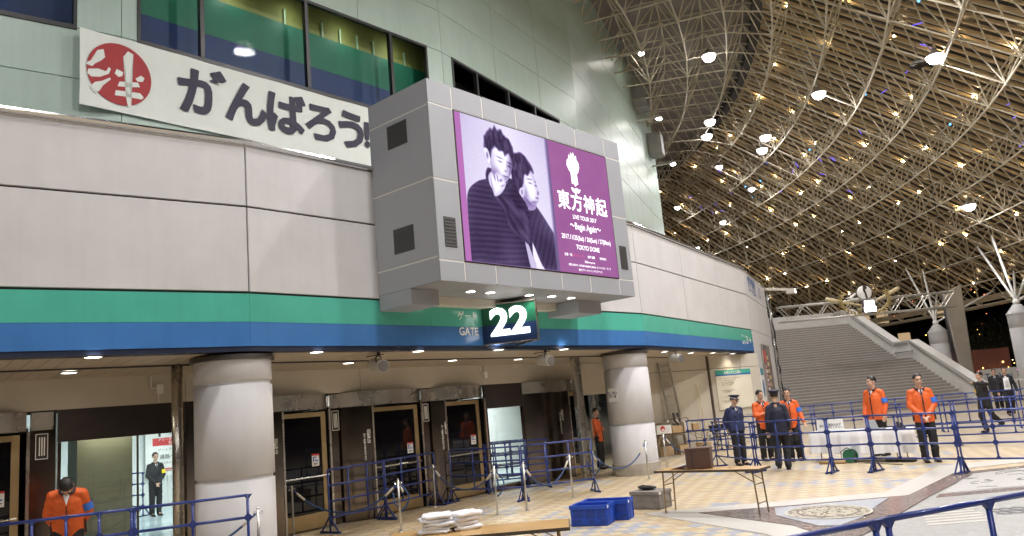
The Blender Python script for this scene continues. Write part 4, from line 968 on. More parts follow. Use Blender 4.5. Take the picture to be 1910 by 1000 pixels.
# ============================================================ hanging truss with the baseball crest
TR = thing('lattice_truss', 'horizontal lattice truss hanging in front of the stair top', 'truss', (14.2, 42.0, 5.15), R(-.5))
TL, TH = 9.45, .80
m_tr = mat('truss_steel', (.62, .60, .56), .35, metal=.5, var=.06)
for y in (0, .5):
    for z in (0, TH): MB().tube((0, y, z), (TL, y, z), .045, 8).build('chord', m_tr, TR, smooth=True)
nb2 = 14
for y in (0, .5):
    for k in range(nb2):
        x0, x1 = TL * k / nb2, TL * (k + 1) / nb2
        MB().tube((x0, y, 0 if k % 2 else TH), (x1, y, TH if k % 2 else 0), .025, 6).build('brace', m_tr, TR)
for x in (0, TL): MB().tube((x, .25, TH), (x, .25, TH + 7.2), .012, 5).build('hanger', m_joint, TR)
CRX, CRY = 4.45, -.35
CR = thing('baseball_crest', 'crest of two crossed gold bats, laurel branches and a white ball on the truss', 'crest', (14.2 + CRX, 42.0 + CRY, 5.30))
m_bat = mat('gold_bat', (.62, .52, .30), .45, var=.08); m_leaf = mat('gold_laurel', (.46, .36, .16), .45, metal=.3, var=.15)
def bat(p, q):
    p, q = Vector(p), Vector(q); d = q - p
    MB().path([p, p + d * .04, p + d * .06, p + d * .45, p + d * .75, p + d * .97, q], [.075, .075, .045, .055, .10, .125, .07], 12).build('bat', m_bat, CR, smooth=True)
bat((.55, .0, .12), (-2.05, 0, .82)); bat((-.35, .08, .08), (2.0, .08, 1.08))
def leaf(c, a, s):
    u = Vector((math.cos(a), 0, math.sin(a))); n = Vector((-u.z, 0, u.x)); c = Vector(c)
    pts = [c, c + u * .35 * s + n * .16 * s, c + u * s, c + u * .35 * s - n * .16 * s]; mid = c + u * .45 * s
    MB().add([pts[0], pts[1], pts[2], pts[3], mid + Vector((0, -.05, 0)), mid + Vector((0, .03, 0))], [(0, 4, 1)[::-1], (1, 4, 2)[::-1], (2, 4, 3)[::-1], (3, 4, 0)[::-1], (0, 5, 1), (1, 5, 2), (2, 5, 3), (3, 5, 0)]).build('laurel_leaf', m_leaf, CR)
for sx in (-1, 1):
    pts = []
    for k in range(11):
        t = k / 10; a = R(-80 + 105 * t); x = sx * (.15 + 1.15 * math.cos(a)) ; z = .55 + .78 * math.sin(a) + .05
        pts.append((x, -.12, z)); tg = math.atan2(.78 * math.cos(a), -sx * 1.15 * math.sin(a))
        for da in (.55, -.55): leaf((x, -.12, z), tg + da, .30)
    MB().path(pts, .02, 5).build('laurel_stem', m_leaf, CR)
MB().ell((.05, -.05, .98), .40, .16, .38, 24, 14).build('ball', m_text, CR, smooth=True)
MB().prism([(-.03, 1.36), (.10, 1.36), (.17, 1.20), (.05, 1.12), (.10, .86), (.12, .64), (.02, .62), (.0, .90), (-.07, 1.08)], .205, .225, Matrix(((1, 0, 0, 0), (0, 0, -1, 0), (0, 1, 0, 0), (0, 0, 0, 1)))).build('ball_emblem', mat('emblem_dark', (.06, .045, .03), .5), CR)
MB().path([(-.42, -.05, .98), (-.72, -.05, .76), (-.95, -.05, .74), (-.75, -.05, .68), (-.3, -.05, .70)], [.05, .07, .05, .06, .05], 8).build('ribbon', m_text, CR, smooth=True)
LS = thing('lit_sign', 'small glowing white two-line sign in the middle of the crest', 'sign', (14.2 + CRX + .12, 42.0 + CRY - .3, 5.22))
m_lit = emission('lit_sign_glow', (.95, .93, 1.0), 5.0)
MB().box(-.26, .26, -.04, .04, .30, .60).build('upper_panel', m_lit, LS, bevel=.03); MB().box(-.32, .32, -.04, .04, 0, .275).build('lower_panel', m_lit, LS, bevel=.03); MB().box(-.34, .34, .045, .10, -.02, .62).build('back_case', m_joint, LS)
# ============================================================ fittings at the building's last corner
m_pipe = mat('downpipe_grey', (.42, .41, .40), .4, metal=.4)
dp = thing('drain_pipe', 'grey pipe wrapped in foil running down the last corner of the building', 'pipe', M=FD @ Matrix.Translation((LD + .25, -.1, 0)))
MB().path([(.03 * math.sin(k * 1.7), .03 * math.cos(k * 2.3), .3 + k * .32) for k in range(19)], [.07 + .025 * (k % 2) for k in range(19)], 8).build('pipe', m_chrome, dp, smooth=True)
MB().path([(0, -.05, .95), (.15, -.3, .6), (.2, -.4, .1)], .03, 6).build('outlet', m_chrome, dp)
fx = thing('corner_spotlight', 'small white spotlight on an arm at the top corner beside the blue lettering', 'spotlight', M=FD @ Matrix.Translation((LD - .2, -.05, 6.2)))
MB().bar((0, 0, .05), (.9, -.9, 0), .14, .12).build('arm', m_spk, fx); MB().box(.8, 1.25, -1.25, -.85, -.22, .02).build('housing', m_spk, fx, bevel=.03); MB().box(.86, 1.2, -1.262, -1.252, -.19, -.02).build('lens', emission('lens_glow', (1, .95, .9), 12), fx)
PC = thing('poster_case', 'framed lit poster case on the corner wall near the stairs', 'poster', M=FD @ Matrix.Translation((2.15, -.012, 1.35)))
MB().box(0, 2.6, -.06, -.002, 0, 2.2).build('frame', m_steel, PC, bevel=.01)
MB().box(.08, 2.52, -.064, -.0605, .08, 2.12).build('poster', mat('poster_dark', (.13, .085, .075), .2, var=.4, scale=2.2), PC)
pw = mat('poster_pale', (.72, .62, .60), .4); py_ = mat('poster_yellow', (.55, .45, .22), .4); pr_ = mat('poster_bright_red', (.60, .06, .06), .4)
MB().box(.12, .75, -.067, -.0645, 1.45, 1.95).build('poster_block', pr_, PC)
for k in range(7): MB().box(.14, .62 + .1 * (k % 2), -.067, -.0645, .14 + k * .18, .28 + k * .18).build('poster_block', pw if k % 2 else mat('poster_pink', (.62, .34, .38), .4), PC)
for k in range(5): MB().box(.95, 1.5 + .2 * (k % 2), -.067, -.0645, .5 + k * .27, .66 + k * .27).build('poster_block', py_, PC)
IB = thing('info_panel', 'narrow blue and white information panel on the corner wall', 'sign', M=FD @ Matrix.Translation((.55, -.012, 1.3)))
MB().box(0, .9, -.03, -.002, 0, 1.25).build('board', m_stw, IB); MB().box(0, .9, -.034, -.0305, 1.0, 1.25).build('header', mat('info_teal', (.02, .25, .30), .4), IB)
MB().prism([(.45 + .3 * math.cos(t * .39), .5 + .34 * math.sin(t * .39)) for t in range(16)], .0305, .034, Matrix(((1, 0, 0, 0), (0, 0, -1, 0), (0, 1, 0, 0), (0, 0, 0, 1)))).build('map_disc', mat('info_blue', (.03, .16, .36), .4), IB)
NB = thing('notice_board', 'cream notice board with green and blue header and small print on the rear wall', 'sign', M=FC @ Matrix.Translation((.62, -.005, 1.2)))
MB().box(0, 2.05, -.04, 0, 0, 1.36).build('board', mat('notice_cream', (.74, .70, .58), .5, var=.03), NB); MB().box(0, 2.05, -.044, -.0405, 1.22, 1.36).build('green_header', m_green, NB); MB().box(0, 2.05, -.044, -.0405, 1.16, 1.2195).build('blue_header', m_blue, NB)
text('heading', 'お知らせとお願い', .13, m_text, NB, Matrix.Translation((1.0, -.048, 1.255)) @ UPRIGHT, bold=.01)
for k, (z, s, sz) in enumerate(((1.07, '施設内では、次の事項をお守り下さい。ご協力をお願いします。', .045), (1.00, 'ビン・カンの持ち込みは固くお断りいたします。', .045), (.88, '一、危険物、花火、爆竹等の持込み\n　　ドローン等の飛行、座席の確保\n　　酒類、ビン、カン類の持込み', .05), (.62, '二、許可なく物品の販売、宣伝行為、\n　　ビラの配布、撮影行為', .05), (.42, '三、スタンド席での立ち見行為', .05), (.27, '四、その他、他のお客様の御迷惑となる行為\n　　係員の指示に従って下さい', .05))):
    text('small_print', s, sz, mat('notice_ink', (.10, .08, .06), .6), NB, Matrix.Translation((.18, -.0415, z)) @ UPRIGHT, align='LEFT')
PN = thing('paper_notice', 'small white paper notice taped to the far round pillar', 'notice', M=Matrix.Translation(vert(2, .66)) @ Matrix.Rotation(R(-50), 4, 'Z') @ Matrix.Translation((.0, -.585, 2.02)))
MB().box(-.16, .16, -.006, .0, -.17, .17).build('paper', m_text, PN); text('print', '立入禁止\n関係者', .085, mat('print_purple', (.10, .03, .14), .6), PN, Matrix.Translation((0, -.0075, .0)) @ UPRIGHT, bold=.02)
# ============================================================ blue pipe barriers
m_bar = mat('barrier_blue', (.017, .038, .21), .30, var=.10, scale=5, coat=.3); m_barn = mat('barrier_joint', (.014, .032, .16), .4, var=.1)
def barrier(p, q, label, bays=3, h=1.12, rails=4, feet=(True, True), plates=True, foot_ang=90):
    p, q = Vector((*p, 0)), Vector((*q, 0)); d = q - p; L_ = d.length; rz = math.atan2(d.y, d.x)
    t = thing('crowd_barrier', label, 'barrier', p, rz, 'blue pipe crowd barriers')
    r_ = .0185; zs = [h - k * (h - .27) / (rails - 1) for k in range(rails)]
    for z in zs: MB().tube((0, 0, z), (L_, 0, z), r_, 8).build('rail', m_bar, t, smooth=True)
    for k in range(bays + 1):
        x = L_ * k / bays; end = k in (0, bays)
        z0 = .03 if end and feet[0 if k == 0 else 1] else zs[-1]
        po = MB().tube((x, 0, z0), (x, 0, h + .001), r_ * .98, 8).build('post', m_bar, t, smooth=True)
        if plates:
            for z in zs:
                n = MB(); e = .062
                dia = [(-e, 0), (0, -e), (e, 0), (0, e)]
                if z == zs[0]: dia = [(-e, .012), (0, -e), (e, .012)]
                if z == zs[-1]: dia = [(-e, -.012), (e, -.012), (0, e)]
                n.prism(dia, -.017, .017, Matrix.Translation((x, 0, z)) @ UPRIGHT); n.build('gusset', m_barn, po)
        if end and feet[0 if k == 0 else 1]:
            f = MB(); c, s = math.cos(R(foot_ang)), math.sin(R(foot_ang))
            f.bar((x - .26 * c, -.26 * s, .018), (x + .26 * c, .26 * s, .018), .045, .035)
            for sg in (-1, 1): f.tube((x + sg * .22 * c, sg * .22 * s, .03), (x, 0, .30), .016, 6)
            f.build('foot', m_barn, t)
    return t
BARS = [((4.75, 20.4), (5.12, 18.35), 'blue barrier in front of the guard in the white-trimmed cap', 3), ((5.15, 18.25), (6.30, 16.90), 'blue barrier in front of the two orange jackets and the guard seen from behind', 3), ((6.33, 16.87), (6.97, 16.43), 'short blue barrier at the left end of the white table', 1), ((7.0, 16.40), (7.93, 14.93), 'blue barrier crossing the right end of the white table', 3), ((7.96, 14.88), (9.2, 13.55), 'blue barrier running out of the right edge of the picture', 3)]
for a, b, lb, n in BARS: barrier(a, b, lb, n)
ROW2 = [((4.55, 22.6), (5.75, 22.0)), ((5.8, 21.98), (7.0, 21.4)), ((9.3, 21.2), (10.7, 20.1)), ((10.75, 20.05), (12.2, 18.9)), ((12.25, 18.85), (13.7, 17.7))]
L2 = ['far blue barrier beside the stacked chairs', 'far blue barrier behind the three standing staff', 'middle row blue barrier behind the staff at the table', 'middle row blue barrier behind the smiling staff member', 'middle row blue barrier at the far right edge']
for (a, b), lb in zip(ROW2, L2): barrier(a, b, lb, 3)
ROW3 = [((7.6, 26.2), (9.3, 26.0), 'hindmost blue barrier below the framed poster'), ((9.4, 26.0), (11.1, 25.6), 'hindmost blue barrier at the middle of the stair foot'), ((11.2, 25.55), (12.9, 24.9), 'hindmost blue barrier just left of the pointing man'), ((13.0, 24.8), (14.7, 23.9), 'hindmost blue barrier behind the pointing man'), ((14.8, 23.85), (16.5, 22.9), 'hindmost blue barrier at the right edge')]
for a, b, lb in ROW3: barrier(a, b, lb, 3)
barrier((-6.35, 9.49), (-5.03, 10.06), 'near blue barrier in front of the bowing man', 4, plates=True); barrier((-5.0, 10.08), (-3.76, 10.6), 'near blue barrier ending at the big column', 2)
barrier((-3.71, 14.65), (-2.88, 15.83), 'blue barrier before the second revolving door, left one', 3, plates=False); barrier((-2.95, 16.05), (-2.09, 17.5), 'blue barrier before the second revolving door, right one', 3, plates=False)
barrier((-1.76, 17.72), (-.20, 16.95), 'blue barrier before the third revolving door', 3, plates=False); barrier((-.16, 16.93), (1.36, 17.4), 'blue barrier in front of the curved bronze wall', 3, plates=False)
barrier((-1.05, 19.1), (.42, 19.3), 'blue barrier before the bright window, front one of three', 3); barrier((-1.2, 19.55), (-.1, 20.1), 'blue barrier before the bright window, middle one of three', 3); barrier((-1.35, 19.95), (.0, 20.45), 'blue barrier before the bright window, rear one of three', 3)
barrier((.62, 4.08), (1.93, 4.66), 'nearest blue barrier along the bottom edge, left one of two', 2); barrier((2.03, 4.72), (3.55, 5.32), 'nearest blue barrier in the bottom right corner', 2)
# ============================================================ rope posts and ropes
m_post = mat('post_steel', (.55, .53, .50), .3, metal=.9, var=.08); m_rope = mat('blue_rope', (.022, .06, .17), .6, var=.12, bump=.6, bscale=220); m_cuff = mat('rope_cuff', (.62, .58, .50), .5)
POSTS = {'a': (-4.4, 14.73, 'steel rope post right beside the big column'), 'b': (-2.33, 14.05, 'steel rope post in front of the second revolving door'), 'c': (-2.09, 17.25, 'steel rope post between the second and third revolving doors'), 'd': (-.68, 14.98, 'steel rope post with a hanging loop near the third door'), 'e': (-.13, 15.28, 'steel rope post just right of the looped one'), 'f': (.83, 16.71, 'steel rope post in front of the bronze wall'), 'g': (1.36, 17.45, 'steel rope post with a loop at the steel building post'), 'h': (2.76, 18.89, 'steel rope post in front of the far round pillar'), 'i': (3.62, 21.3, 'steel rope post behind the far round pillar'), 'j': (-3.85, 11.25, 'steel rope post in front of the big column')}
HP = .88
for k, (x, y, lb) in POSTS.items():
    t = thing('rope_post', lb, 'post', (x, y, 0), 0, 'steel rope posts')
    MB().tube((0, 0, 0), (0, 0, HP), .0195, 12).build('tube', m_post, t, smooth=True)
    MB().ell((0, 0, HP), .022, .022, .018, 10, 6).build('cap', m_chrome, t, smooth=True)
    MB().lathe([(.0, .012), (.05, .012), (.055, .0)], 16).build('floor_collar', m_post, t)
    for s in (-1, 1): MB().path([(s * (.024 + .02 * (1 - math.cos(q * .9))), 0, HP - .06 + .018 * math.sin(q * .9)) for q in range(8)], .005, 5).build('eyelet', m_chrome, t)
def rope(p, q, label, sag=.42, hz=None, n=18):
    p = Vector((p[0], p[1], HP - .07)); q = Vector((q[0], q[1], (HP - .07) if hz is None else hz)); d = q - p
    t = thing('barrier_rope', label, 'rope', (p.x, p.y, 0), 0, 'blue ropes between posts')
    u = Vector((d.x, d.y, 0)).normalized() * .03
    pts = []
    for i in range(n + 1):
        s = i / n; c = p + u + (d - 2 * u) * s; c.z -= sag * 4 * s * (1 - s) * (1 - .12 * math.sin(math.pi * s)); pts.append(c - Vector((p.x, p.y, 0)))
    MB().path(pts, .016, 8).build('rope', m_rope, t, smooth=True)
    for a, b in ((0, 2), (n, n - 2)): MB().path([pts[a], pts[(a + b) // 2], pts[b]], [.008, .022, .021], 8).build('end_cuff', m_cuff, t, smooth=True)
PX = lambda k: POSTS[k][:2]
rope(PX('a'), PX('b'), 'long sagging blue rope in front of the first door pillar', .5); rope(PX('c'), PX('d'), 'blue rope sagging in front of the third revolving door', .45); rope(PX('e'), PX('f'), 'blue rope sagging in front of the bronze wall', .5)
rope(PX('g'), PX('h'), 'blue rope running towards the far round pillar', .5); rope(PX('i'), (4.72, 20.5), 'blue rope behind the far round pillar tied to a barrier', .5, .8); rope(PX('j'), (-5.4, 10.6), 'blue rope behind the near barrier by the big column', .25, .35)
for k, lb in (('b', 'loose rope loop hanging from the post at the second door'), ('d', 'loose rope loop hanging from the post at the third door'), ('g', 'loose rope loop hanging from the post at the steel column')):
    x, y = PX(k); t = thing('barrier_rope', lb, 'rope', (x, y, 0), 0, 'blue ropes between posts')
    MB().path([(.03 + .085 * (1 - math.cos(a * .42)) * .8, .02, HP - .10 - .22 * (1 - math.cos(a * .21)) + .0) for a in range(0, 16)] + [(.0, .03, HP - .50), (-.09, .02, HP - .40), (-.10, .02, HP - .22)], .014, 7).build('rope', m_rope, t, smooth=True)
    MB().path([(.03, .02, HP - .08), (.05, .02, HP - .16), (.07, .02, HP - .22)], [.008, .02, .02], 7).build('end_cuff', m_cuff, t, smooth=True)
# ============================================================ folding tables
m_top = mat('table_wood', (.48, .30, .12), .28, var=.12, scale=3); m_edge = mat('table_edge', (.06, .045, .035), .5); m_leg = mat('table_leg_brass', (.32, .24, .13), .38, metal=.7, var=.1)
def folding_table(c, rz, L_, W_, label, h=.70):
    t = thing('folding_table', label, 'table', (*c, 0), rz)
    MB().box(-L_ / 2, L_ / 2, -W_ / 2, W_ / 2, h - .022, h).build('table_top', m_top, t, bevel=.004)
    ed = MB()
    for y in (-W_ / 2 - .009, W_ / 2): ed.box(-L_ / 2, L_ / 2, y, y + .009, h - .036, h - .001)
    for x in (-L_ / 2 - .009, L_ / 2): ed.box(x, x + .009, -W_ / 2 - .009, W_ / 2 + .009, h - .036, h - .001)
    ed.build('edge_band', m_edge, t)
    for sx in (-1, 1):
        x = sx * (L_ / 2 - .12); xb = sx * (L_ / 2 - .09)
        for sy in (-1, 1):
            MB().tube((x, sy * (W_ / 2 - .06), h - .03), (xb, sy * (W_ / 2 - .06), 0), .013, 8).build('leg', m_leg, t, smooth=True)
            MB().bar((x - sx * .28, sy * (W_ / 2 - .06), h - .04), (x - sx * -.002, sy * (W_ / 2 - .06), h - .20), .016, .012).build('stay', m_leg, t)
        for z in (.18, h - .24): MB().tube((x + (xb - x) * (1 - z / h), -W_ / 2 + .06, z), (x + (xb - x) * (1 - z / h), W_ / 2 - .06, z), .009, 6).build('cross_bar', m_leg, t)
    return t
folding_table((2.88, 12.92), math.atan2(-1.04, 1.24), 1.80, .45, 'brown folding table with a brown box on it beside the grey crate')
folding_table((-.62, 8.62), math.atan2(-.05, 1.0), 1.95, .60, 'brown folding table at the bottom edge with folded white cloths', .70)
folding_table((4.75, 25.3), R(20), 1.8, .5, 'folding table cluttered with boxes behind the far pillar')
TRZ = math.atan2(-1.04, 1.24)
def on_table(px, py): return Matrix.Translation((2.88, 12.92, .70)) @ Matrix.Rotation(TRZ, 4, 'Z') @ Matrix.Translation((px, py, .001))
BX = thing('brown_box', 'dark brown leather-like box standing on the folding table', 'box', M=on_table(-.18, .02) @ Matrix.Rotation(R(18), 4, 'Z'))
m_box = mat('brown_leather', (.085, .042, .03), .5, var=.15, bump=.2, bscale=60)
MB().box(-.20, .20, -.13, .13, 0, .31).build('body', m_box, BX, bevel=.012); MB().box(-.207, .207, -.137, .137, .30, .335).build('lid', m_box, BX, bevel=.01); MB().box(-.10, -.085, -.142, -.131, 0, .30).build('strap', m_joint, BX)
MG = thing('magazine', 'open dark and pink magazine lying beside the brown box', 'magazine', M=on_table(-.52, .02))
for k, (m, s) in enumerate(((m_edge, 1), (mat('magazine_pink', (.6, .2, .32), .4), .8), (m_text, .9))):
    MB().add([(-.16 * s, -.10, .004 + k * .012), (.12 * s, -.10, .03 + k * .02), (.14 * s, .10, .05 + k * .02), (-.14 * s, .11, .004 + k * .012), (-.16 * s, -.10, .0 + k * .012), (.12 * s, -.10, .026 + k * .02), (.14 * s, .10, .046 + k * .02), (-.14 * s, .11, .0 + k * .012)], [(0, 1, 2, 3), (7, 6, 5, 4), (0, 4, 5, 1), (1, 5, 6, 2), (2, 6, 7, 3), (3, 7, 4, 0)]).build('page' if k else 'cover', m, MG)
# folded white cloths on the near table: every cloth is its own thing
m_cl = mat('white_cloth', (.80, .80, .82), .85, var=.03, bump=.25, bscale=18)
def cloth(M, w, dpt, th, seed, label):
    rng_ = random.Random(seed); n = 14; mb = MB(); vs = []
    for a, z in ((0, 0), (1, th * .35), (1.03, th * .55), (1, th * .85), (.0, th)):
        pass
    prof = [(.92, 0), (1.0, .25), (1.02, .5), (1.0, .78), (.93, 1.0), (.5, 1.04), (.0, 1.02)]
    for s, h_ in prof:
        for i in range(n * 2):
            t_ = 2 * math.pi * i / (n * 2); cx_ = math.cos(t_); sx_ = math.sin(t_)
            ex = (abs(cx_) ** .35) * (1 if cx_ > 0 else -1); ey = (abs(sx_) ** .35) * (1 if sx_ > 0 else -1)
            j = 1 + .06 * math.sin(i * 1.9 + seed * 2.1 + h_ * 5) + rng_.uniform(-.012, .012)
            vs.append((ex * w / 2 * s * j, ey * dpt / 2 * s * j, th * h_ + .006 * math.sin(i * 1.3 + seed)))
    m_ = n * 2
    fs = [(r * m_ + i, r * m_ + (i + 1) % m_, (r + 1) * m_ + (i + 1) % m_, (r + 1) * m_ + i) for r in range(len(prof) - 1) for i in range(m_)]
    o = mb.add(vs, fs).build('folded_cloth', m_cl, None, M, smooth=True); tag(o, label, 'cloth', 'pile of folded white cloths')
ORD = ['lowest', 'second lowest', 'third', 'fourth', 'topmost']
for k in range(5): cloth(Matrix.Translation((-1.05 + .022 * ((k * 7) % 3 - 1), 8.72 + .015 * (k % 2), .702 + k * .038)) @ Matrix.Rotation(R(8 + (k * 37) % 23 - 11), 4, 'Z'), .35 - .018 * ((k * 5) % 3), .30, .038, k, ORD[k] + ' folded white cloth in the left half of the pile on the near table')
for k in range(4): cloth(Matrix.Translation((-.77 - .02 * ((k * 5) % 3 - 1), 8.80, .702 + k * .045)) @ Matrix.Rotation(R(20 + (k * 23) % 19), 4, 'Z'), .31 - .015 * ((k * 7) % 3), .28, .045, k + 9, ['lowest', 'second', 'third', 'topmost'][k] + ' folded white cloth in the right half of the pile on the near table')
# ============================================================ crates
m_cr = mat('crate_blue', (.018, .070, .42), .42, var=.08, scale=6, spec=.4); m_crd = mat('crate_shade_blue', (.012, .042, .26), .5); m_gc = mat('crate_grey', (.23, .21, .195), .6, var=.15, scale=5, dirt=.3)
def crate(name, c, rz, L_, W_, H_, label, m, md_, fill=True):
    t = thing(name, label, 'crate', (*c, 0), rz)
    w = .02
    for nm, b in (('long_wall', (0, L_, 0, w)), ('long_wall', (0, L_, W_ - w, W_)), ('end_wall', (0, w, w + .001, W_ - w - .001)), ('end_wall', (L_ - w, L_, w + .001, W_ - w - .001))):
        MB().box(b[0], b[1], b[2], b[3], 0.02, H_).build(nm, m, t, bevel=.004)
    MB().box(.003, L_ - .003, .003, W_ - .003, 0, .02).build('base', m, t)
    for y in (-.012, W_ - .006): MB().box(-.012, L_ + .012, y, y + .018, H_ - .055, H_ + .004).build('rim', m, t, bevel=.003)
    for x in (-.0125, L_ - .0055): MB().box(x, x + .018, .0065, W_ - .0065, H_ - .055, H_ + .004).build('rim', m, t, bevel=.003)
    for k in range(3):
        x = L_ * (.04 + .33 * k); MB().box(x, x + .02, -.010, .0005, .03, H_ - .06).build('rib', m, t)
    for k in range(2):
        x = L_ * (.30 + .34 * k); MB().box(x, x + L_ * .18, -.008, .0005, .03, H_ * .36).build('hinge', m, t)
    MB().box(L_ - .0005, L_ + .010, .01, .04, .02, H_ - .06).build('corner_rib', m, t); MB().box(L_ - .0005, L_ + .010, W_ - .05, W_ - .02, .02, H_ - .06).build('corner_rib', m, t); MB().box(L_ - .0005, L_ + .010, W_ * .3, W_ * .7, .02, H_ - .06).build('end_panel', m, t)
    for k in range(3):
        for z0, z1 in ((.05, H_ * .34), (H_ * .42, H_ - .07)): MB().box(L_ * (.04 + .33 * k) + .03, min(L_ * (.04 + .33 * (k + 1)) - .012, L_ - .02), -.0035, .0005, z0, z1).build('wall_shade_panel', md_, t)  # darker panels paint shade between the ribs of the blue crates
    MB().box(L_ - .0004, L_ + .003, .0405, W_ * .3 - .0005, .02, H_ - .06).build('end_shade_panel', md_, t)  # end panel in the same painted shade tone
    MB().box(L_ + .0126, L_ + .0146, .02, .075, H_ - .05, H_ - .01).build('paper_tag', m_text, t)
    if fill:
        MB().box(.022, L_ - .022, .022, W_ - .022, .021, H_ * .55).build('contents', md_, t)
    return t
cz_ = math.atan2(-.22, .55)
crate('folding_crate', (.57, 12.88), cz_, .60, .42, .315, 'nearer blue plastic folding crate standing open on the tiles', m_cr, m_crd)
crate('folding_crate', (.57 + .19 + .02, 12.88 + .42 + .02), cz_, .78, .36, .315, 'farther blue plastic folding crate behind the first one', m_cr, m_crd)
gcr = crate('grey_crate', (1.71, 14.2), math.atan2(-.36, .42), .56, .44, .30, 'grey plastic crate with a black bag on top behind the blue crates', m_gc, m_gc, False)
MB().box(.02, .54, .02, .42, .26, .30).build('grey_lid', m_gc, gcr)
BB = thing('black_bag', 'flat black cloth bag lying on the grey crate', 'bag', M=Matrix.Translation((1.71, 14.2, .306)) @ Matrix.Rotation(math.atan2(-.36, .42), 4, 'Z'))
MB().ell((.2, .26, .035), .19, .11, .035, 14, 6).build('bag_body', m_black, BB, smooth=True); MB().path([(.05, .2, .05), (.2, .12, .09), (.35, .2, .05)], .010, 6).build('bag_strap', m_black, BB)
# ============================================================ the white-clothed staff table
WT = Vector((7.72, 18.65, 0)); WRZ = math.atan2(-1.84, 1.44); WL, WW = 2.25, .6
wt = thing('staff_table', 'long folding table hidden under a white cloth among the staff', 'table', WT, WRZ)
MB().box(-WL / 2 + .02, WL / 2 - .02, -WW / 2 + .02, WW / 2 - .02, .68, .70).build('table_top', m_top, wt)
for sx in (-1, 1):
    for sy in (-1, 1): MB().tube((sx * (WL / 2 - .2), sy * .22, 0), (sx * (WL / 2 - .2), sy * .22, .68), .014, 8).build('leg', m_leg, wt)
vs_ = []; nn = 120; per = 2 * (WL + WW)
def pper(s):
    s %= per
    if s < WL: return (-WL / 2 + s, -WW / 2, 0, -1)
    s -= WL
    if s < WW: return (WL / 2, -WW / 2 + s, 1, 0)
    s -= WW
    if s < WL: return (WL / 2 - s, WW / 2, 0, 1)
    s -= WL; return (-WL / 2, WW / 2 - s, -1, 0)
for r_, z in ((.985, .712), (1, .708), (1.0, .55), (1.0, .36), (1.0, .20)):
    for i in range(nn):
        x, y, a, b = pper(per * i / nn); f = (.708 - z) * .075 * (1 + math.sin(i * .75) + .6 * math.sin(i * 1.9))
        vs_.append((x * r_ + a * (f + .004), y * r_ + b * (f + .004), z + .012 * math.sin(i * .33) * (z < .3)))
fs_ = [tuple(range(nn))] + [(r_ * nn + i, (r_ + 1) * nn + i, (r_ + 1) * nn + (i + 1) % nn, r_ * nn + (i + 1) % nn) for r_ in range(4) for i in range(nn)]
tc_ = MB().add(vs_, fs_).build('tablecloth', m_cl, None, Matrix.Translation(WT) @ Matrix.Rotation(WRZ, 4, 'Z'), smooth=True); tag(tc_, 'white cloth hanging over the staff table', 'tablecloth')
def wtab(x, y, z=.7125): return Matrix.Translation(WT) @ Matrix.Rotation(WRZ, 4, 'Z') @ Matrix.Translation((x, y, z))
LP = thing('laptop', 'open grey laptop standing on the white table', 'laptop', M=wtab(.45, -.02) @ Matrix.Rotation(R(165), 4, 'Z'))
MB().box(-.16, .16, -.11, .11, 0, .018).build('base', m_cab, LP); MB().add([(-.16, .11, .018), (.16, .11, .018), (.16, .19, .22), (-.16, .19, .22), (-.16, .118, .016), (.16, .118, .016), (.16, .198, .218), (-.16, .198, .218)], [(0, 1, 2, 3), (7, 6, 5, 4), (0, 3, 7, 4), (1, 5, 6, 2), (2, 6, 7, 3)]).build('screen_lid', mat('laptop_lid', (.50, .54, .58), .35), LP)
for x, s, lb, rz in ((-.55, '貴重品は必ず\nお持ちください', 'white sign plate with Japanese text on the white table', 8), (-.86, '受付', 'small white card standing left of the sign plate', -4)):
    SG = thing('table_sign', lb, 'sign', M=wtab(x, -.12) @ Matrix.Rotation(R(rz), 4, 'Z')); w_ = .24 if s != '受付' else .13
    MB().box(-w_, w_, 0, .008, .0, .27).build('plate', m_text, SG); MB().box(-w_, w_, .008, .06, 0, .012).build('stand', m_text, SG); text('print', s, .062, m_navy, SG, Matrix.Translation((0, -.003, .11)) @ UPRIGHT, bold=.015)
CS = thing('card_stand', 'small black card stand on the right end of the white table', 'stand', M=wtab(.98, -.05))
MB().box(-.12, .12, -.06, .06, 0, .03).box(-.05, -.01, -.01, .01, .0301, .15).box(.0301, .07, -.01, .01, .0301, .13).build('stand_body', m_joint, CS)
RL = thing('cable_reel', 'green cable reel lying under the white table', 'reel', M=Matrix.Translation((7.35, 18.45, .16)) @ Matrix.Rotation(WRZ, 4, 'Z'))
for y in (-.07, .07): MB().tube((0, y - .008, 0), (0, y + .008, 0), .15, 20).build('flange', mat('reel_green', (.02, .16, .08), .4), RL)
MB().tube((0, -.06, 0), (0, .06, 0), .11, 16).build('cable_winding', m_black, RL); MB().path([(-.17, -.1, -.15), (-.17, -.1, .1), (0, -.1, .19), (.17, -.1, .1), (.17, -.1, -.15)], .012, 6).build('frame', m_joint, RL)
tag(MB().path([(7.5 + .35 * k / 9, 18.1 - .09 * k + .08 * math.sin(k * 1.3), .008) for k in range(12)], .008, 6).build('power_cable', m_black), 'thin black power cable on the floor under the white table', 'cable')
PB = tag(MB().path([(6.72, 18.75, .04), (6.85, 18.72, .06), (7.02, 18.6, .05), (7.2, 18.42, .04)], [.04, .09, .08, .04], 9).build('paper_bag', mat('kraft_paper', (.42, .28, .14), .7, var=.2, bump=.4, bscale=20), None, smooth=True), 'crumpled brown paper bag under the left end of the white table', 'bag')
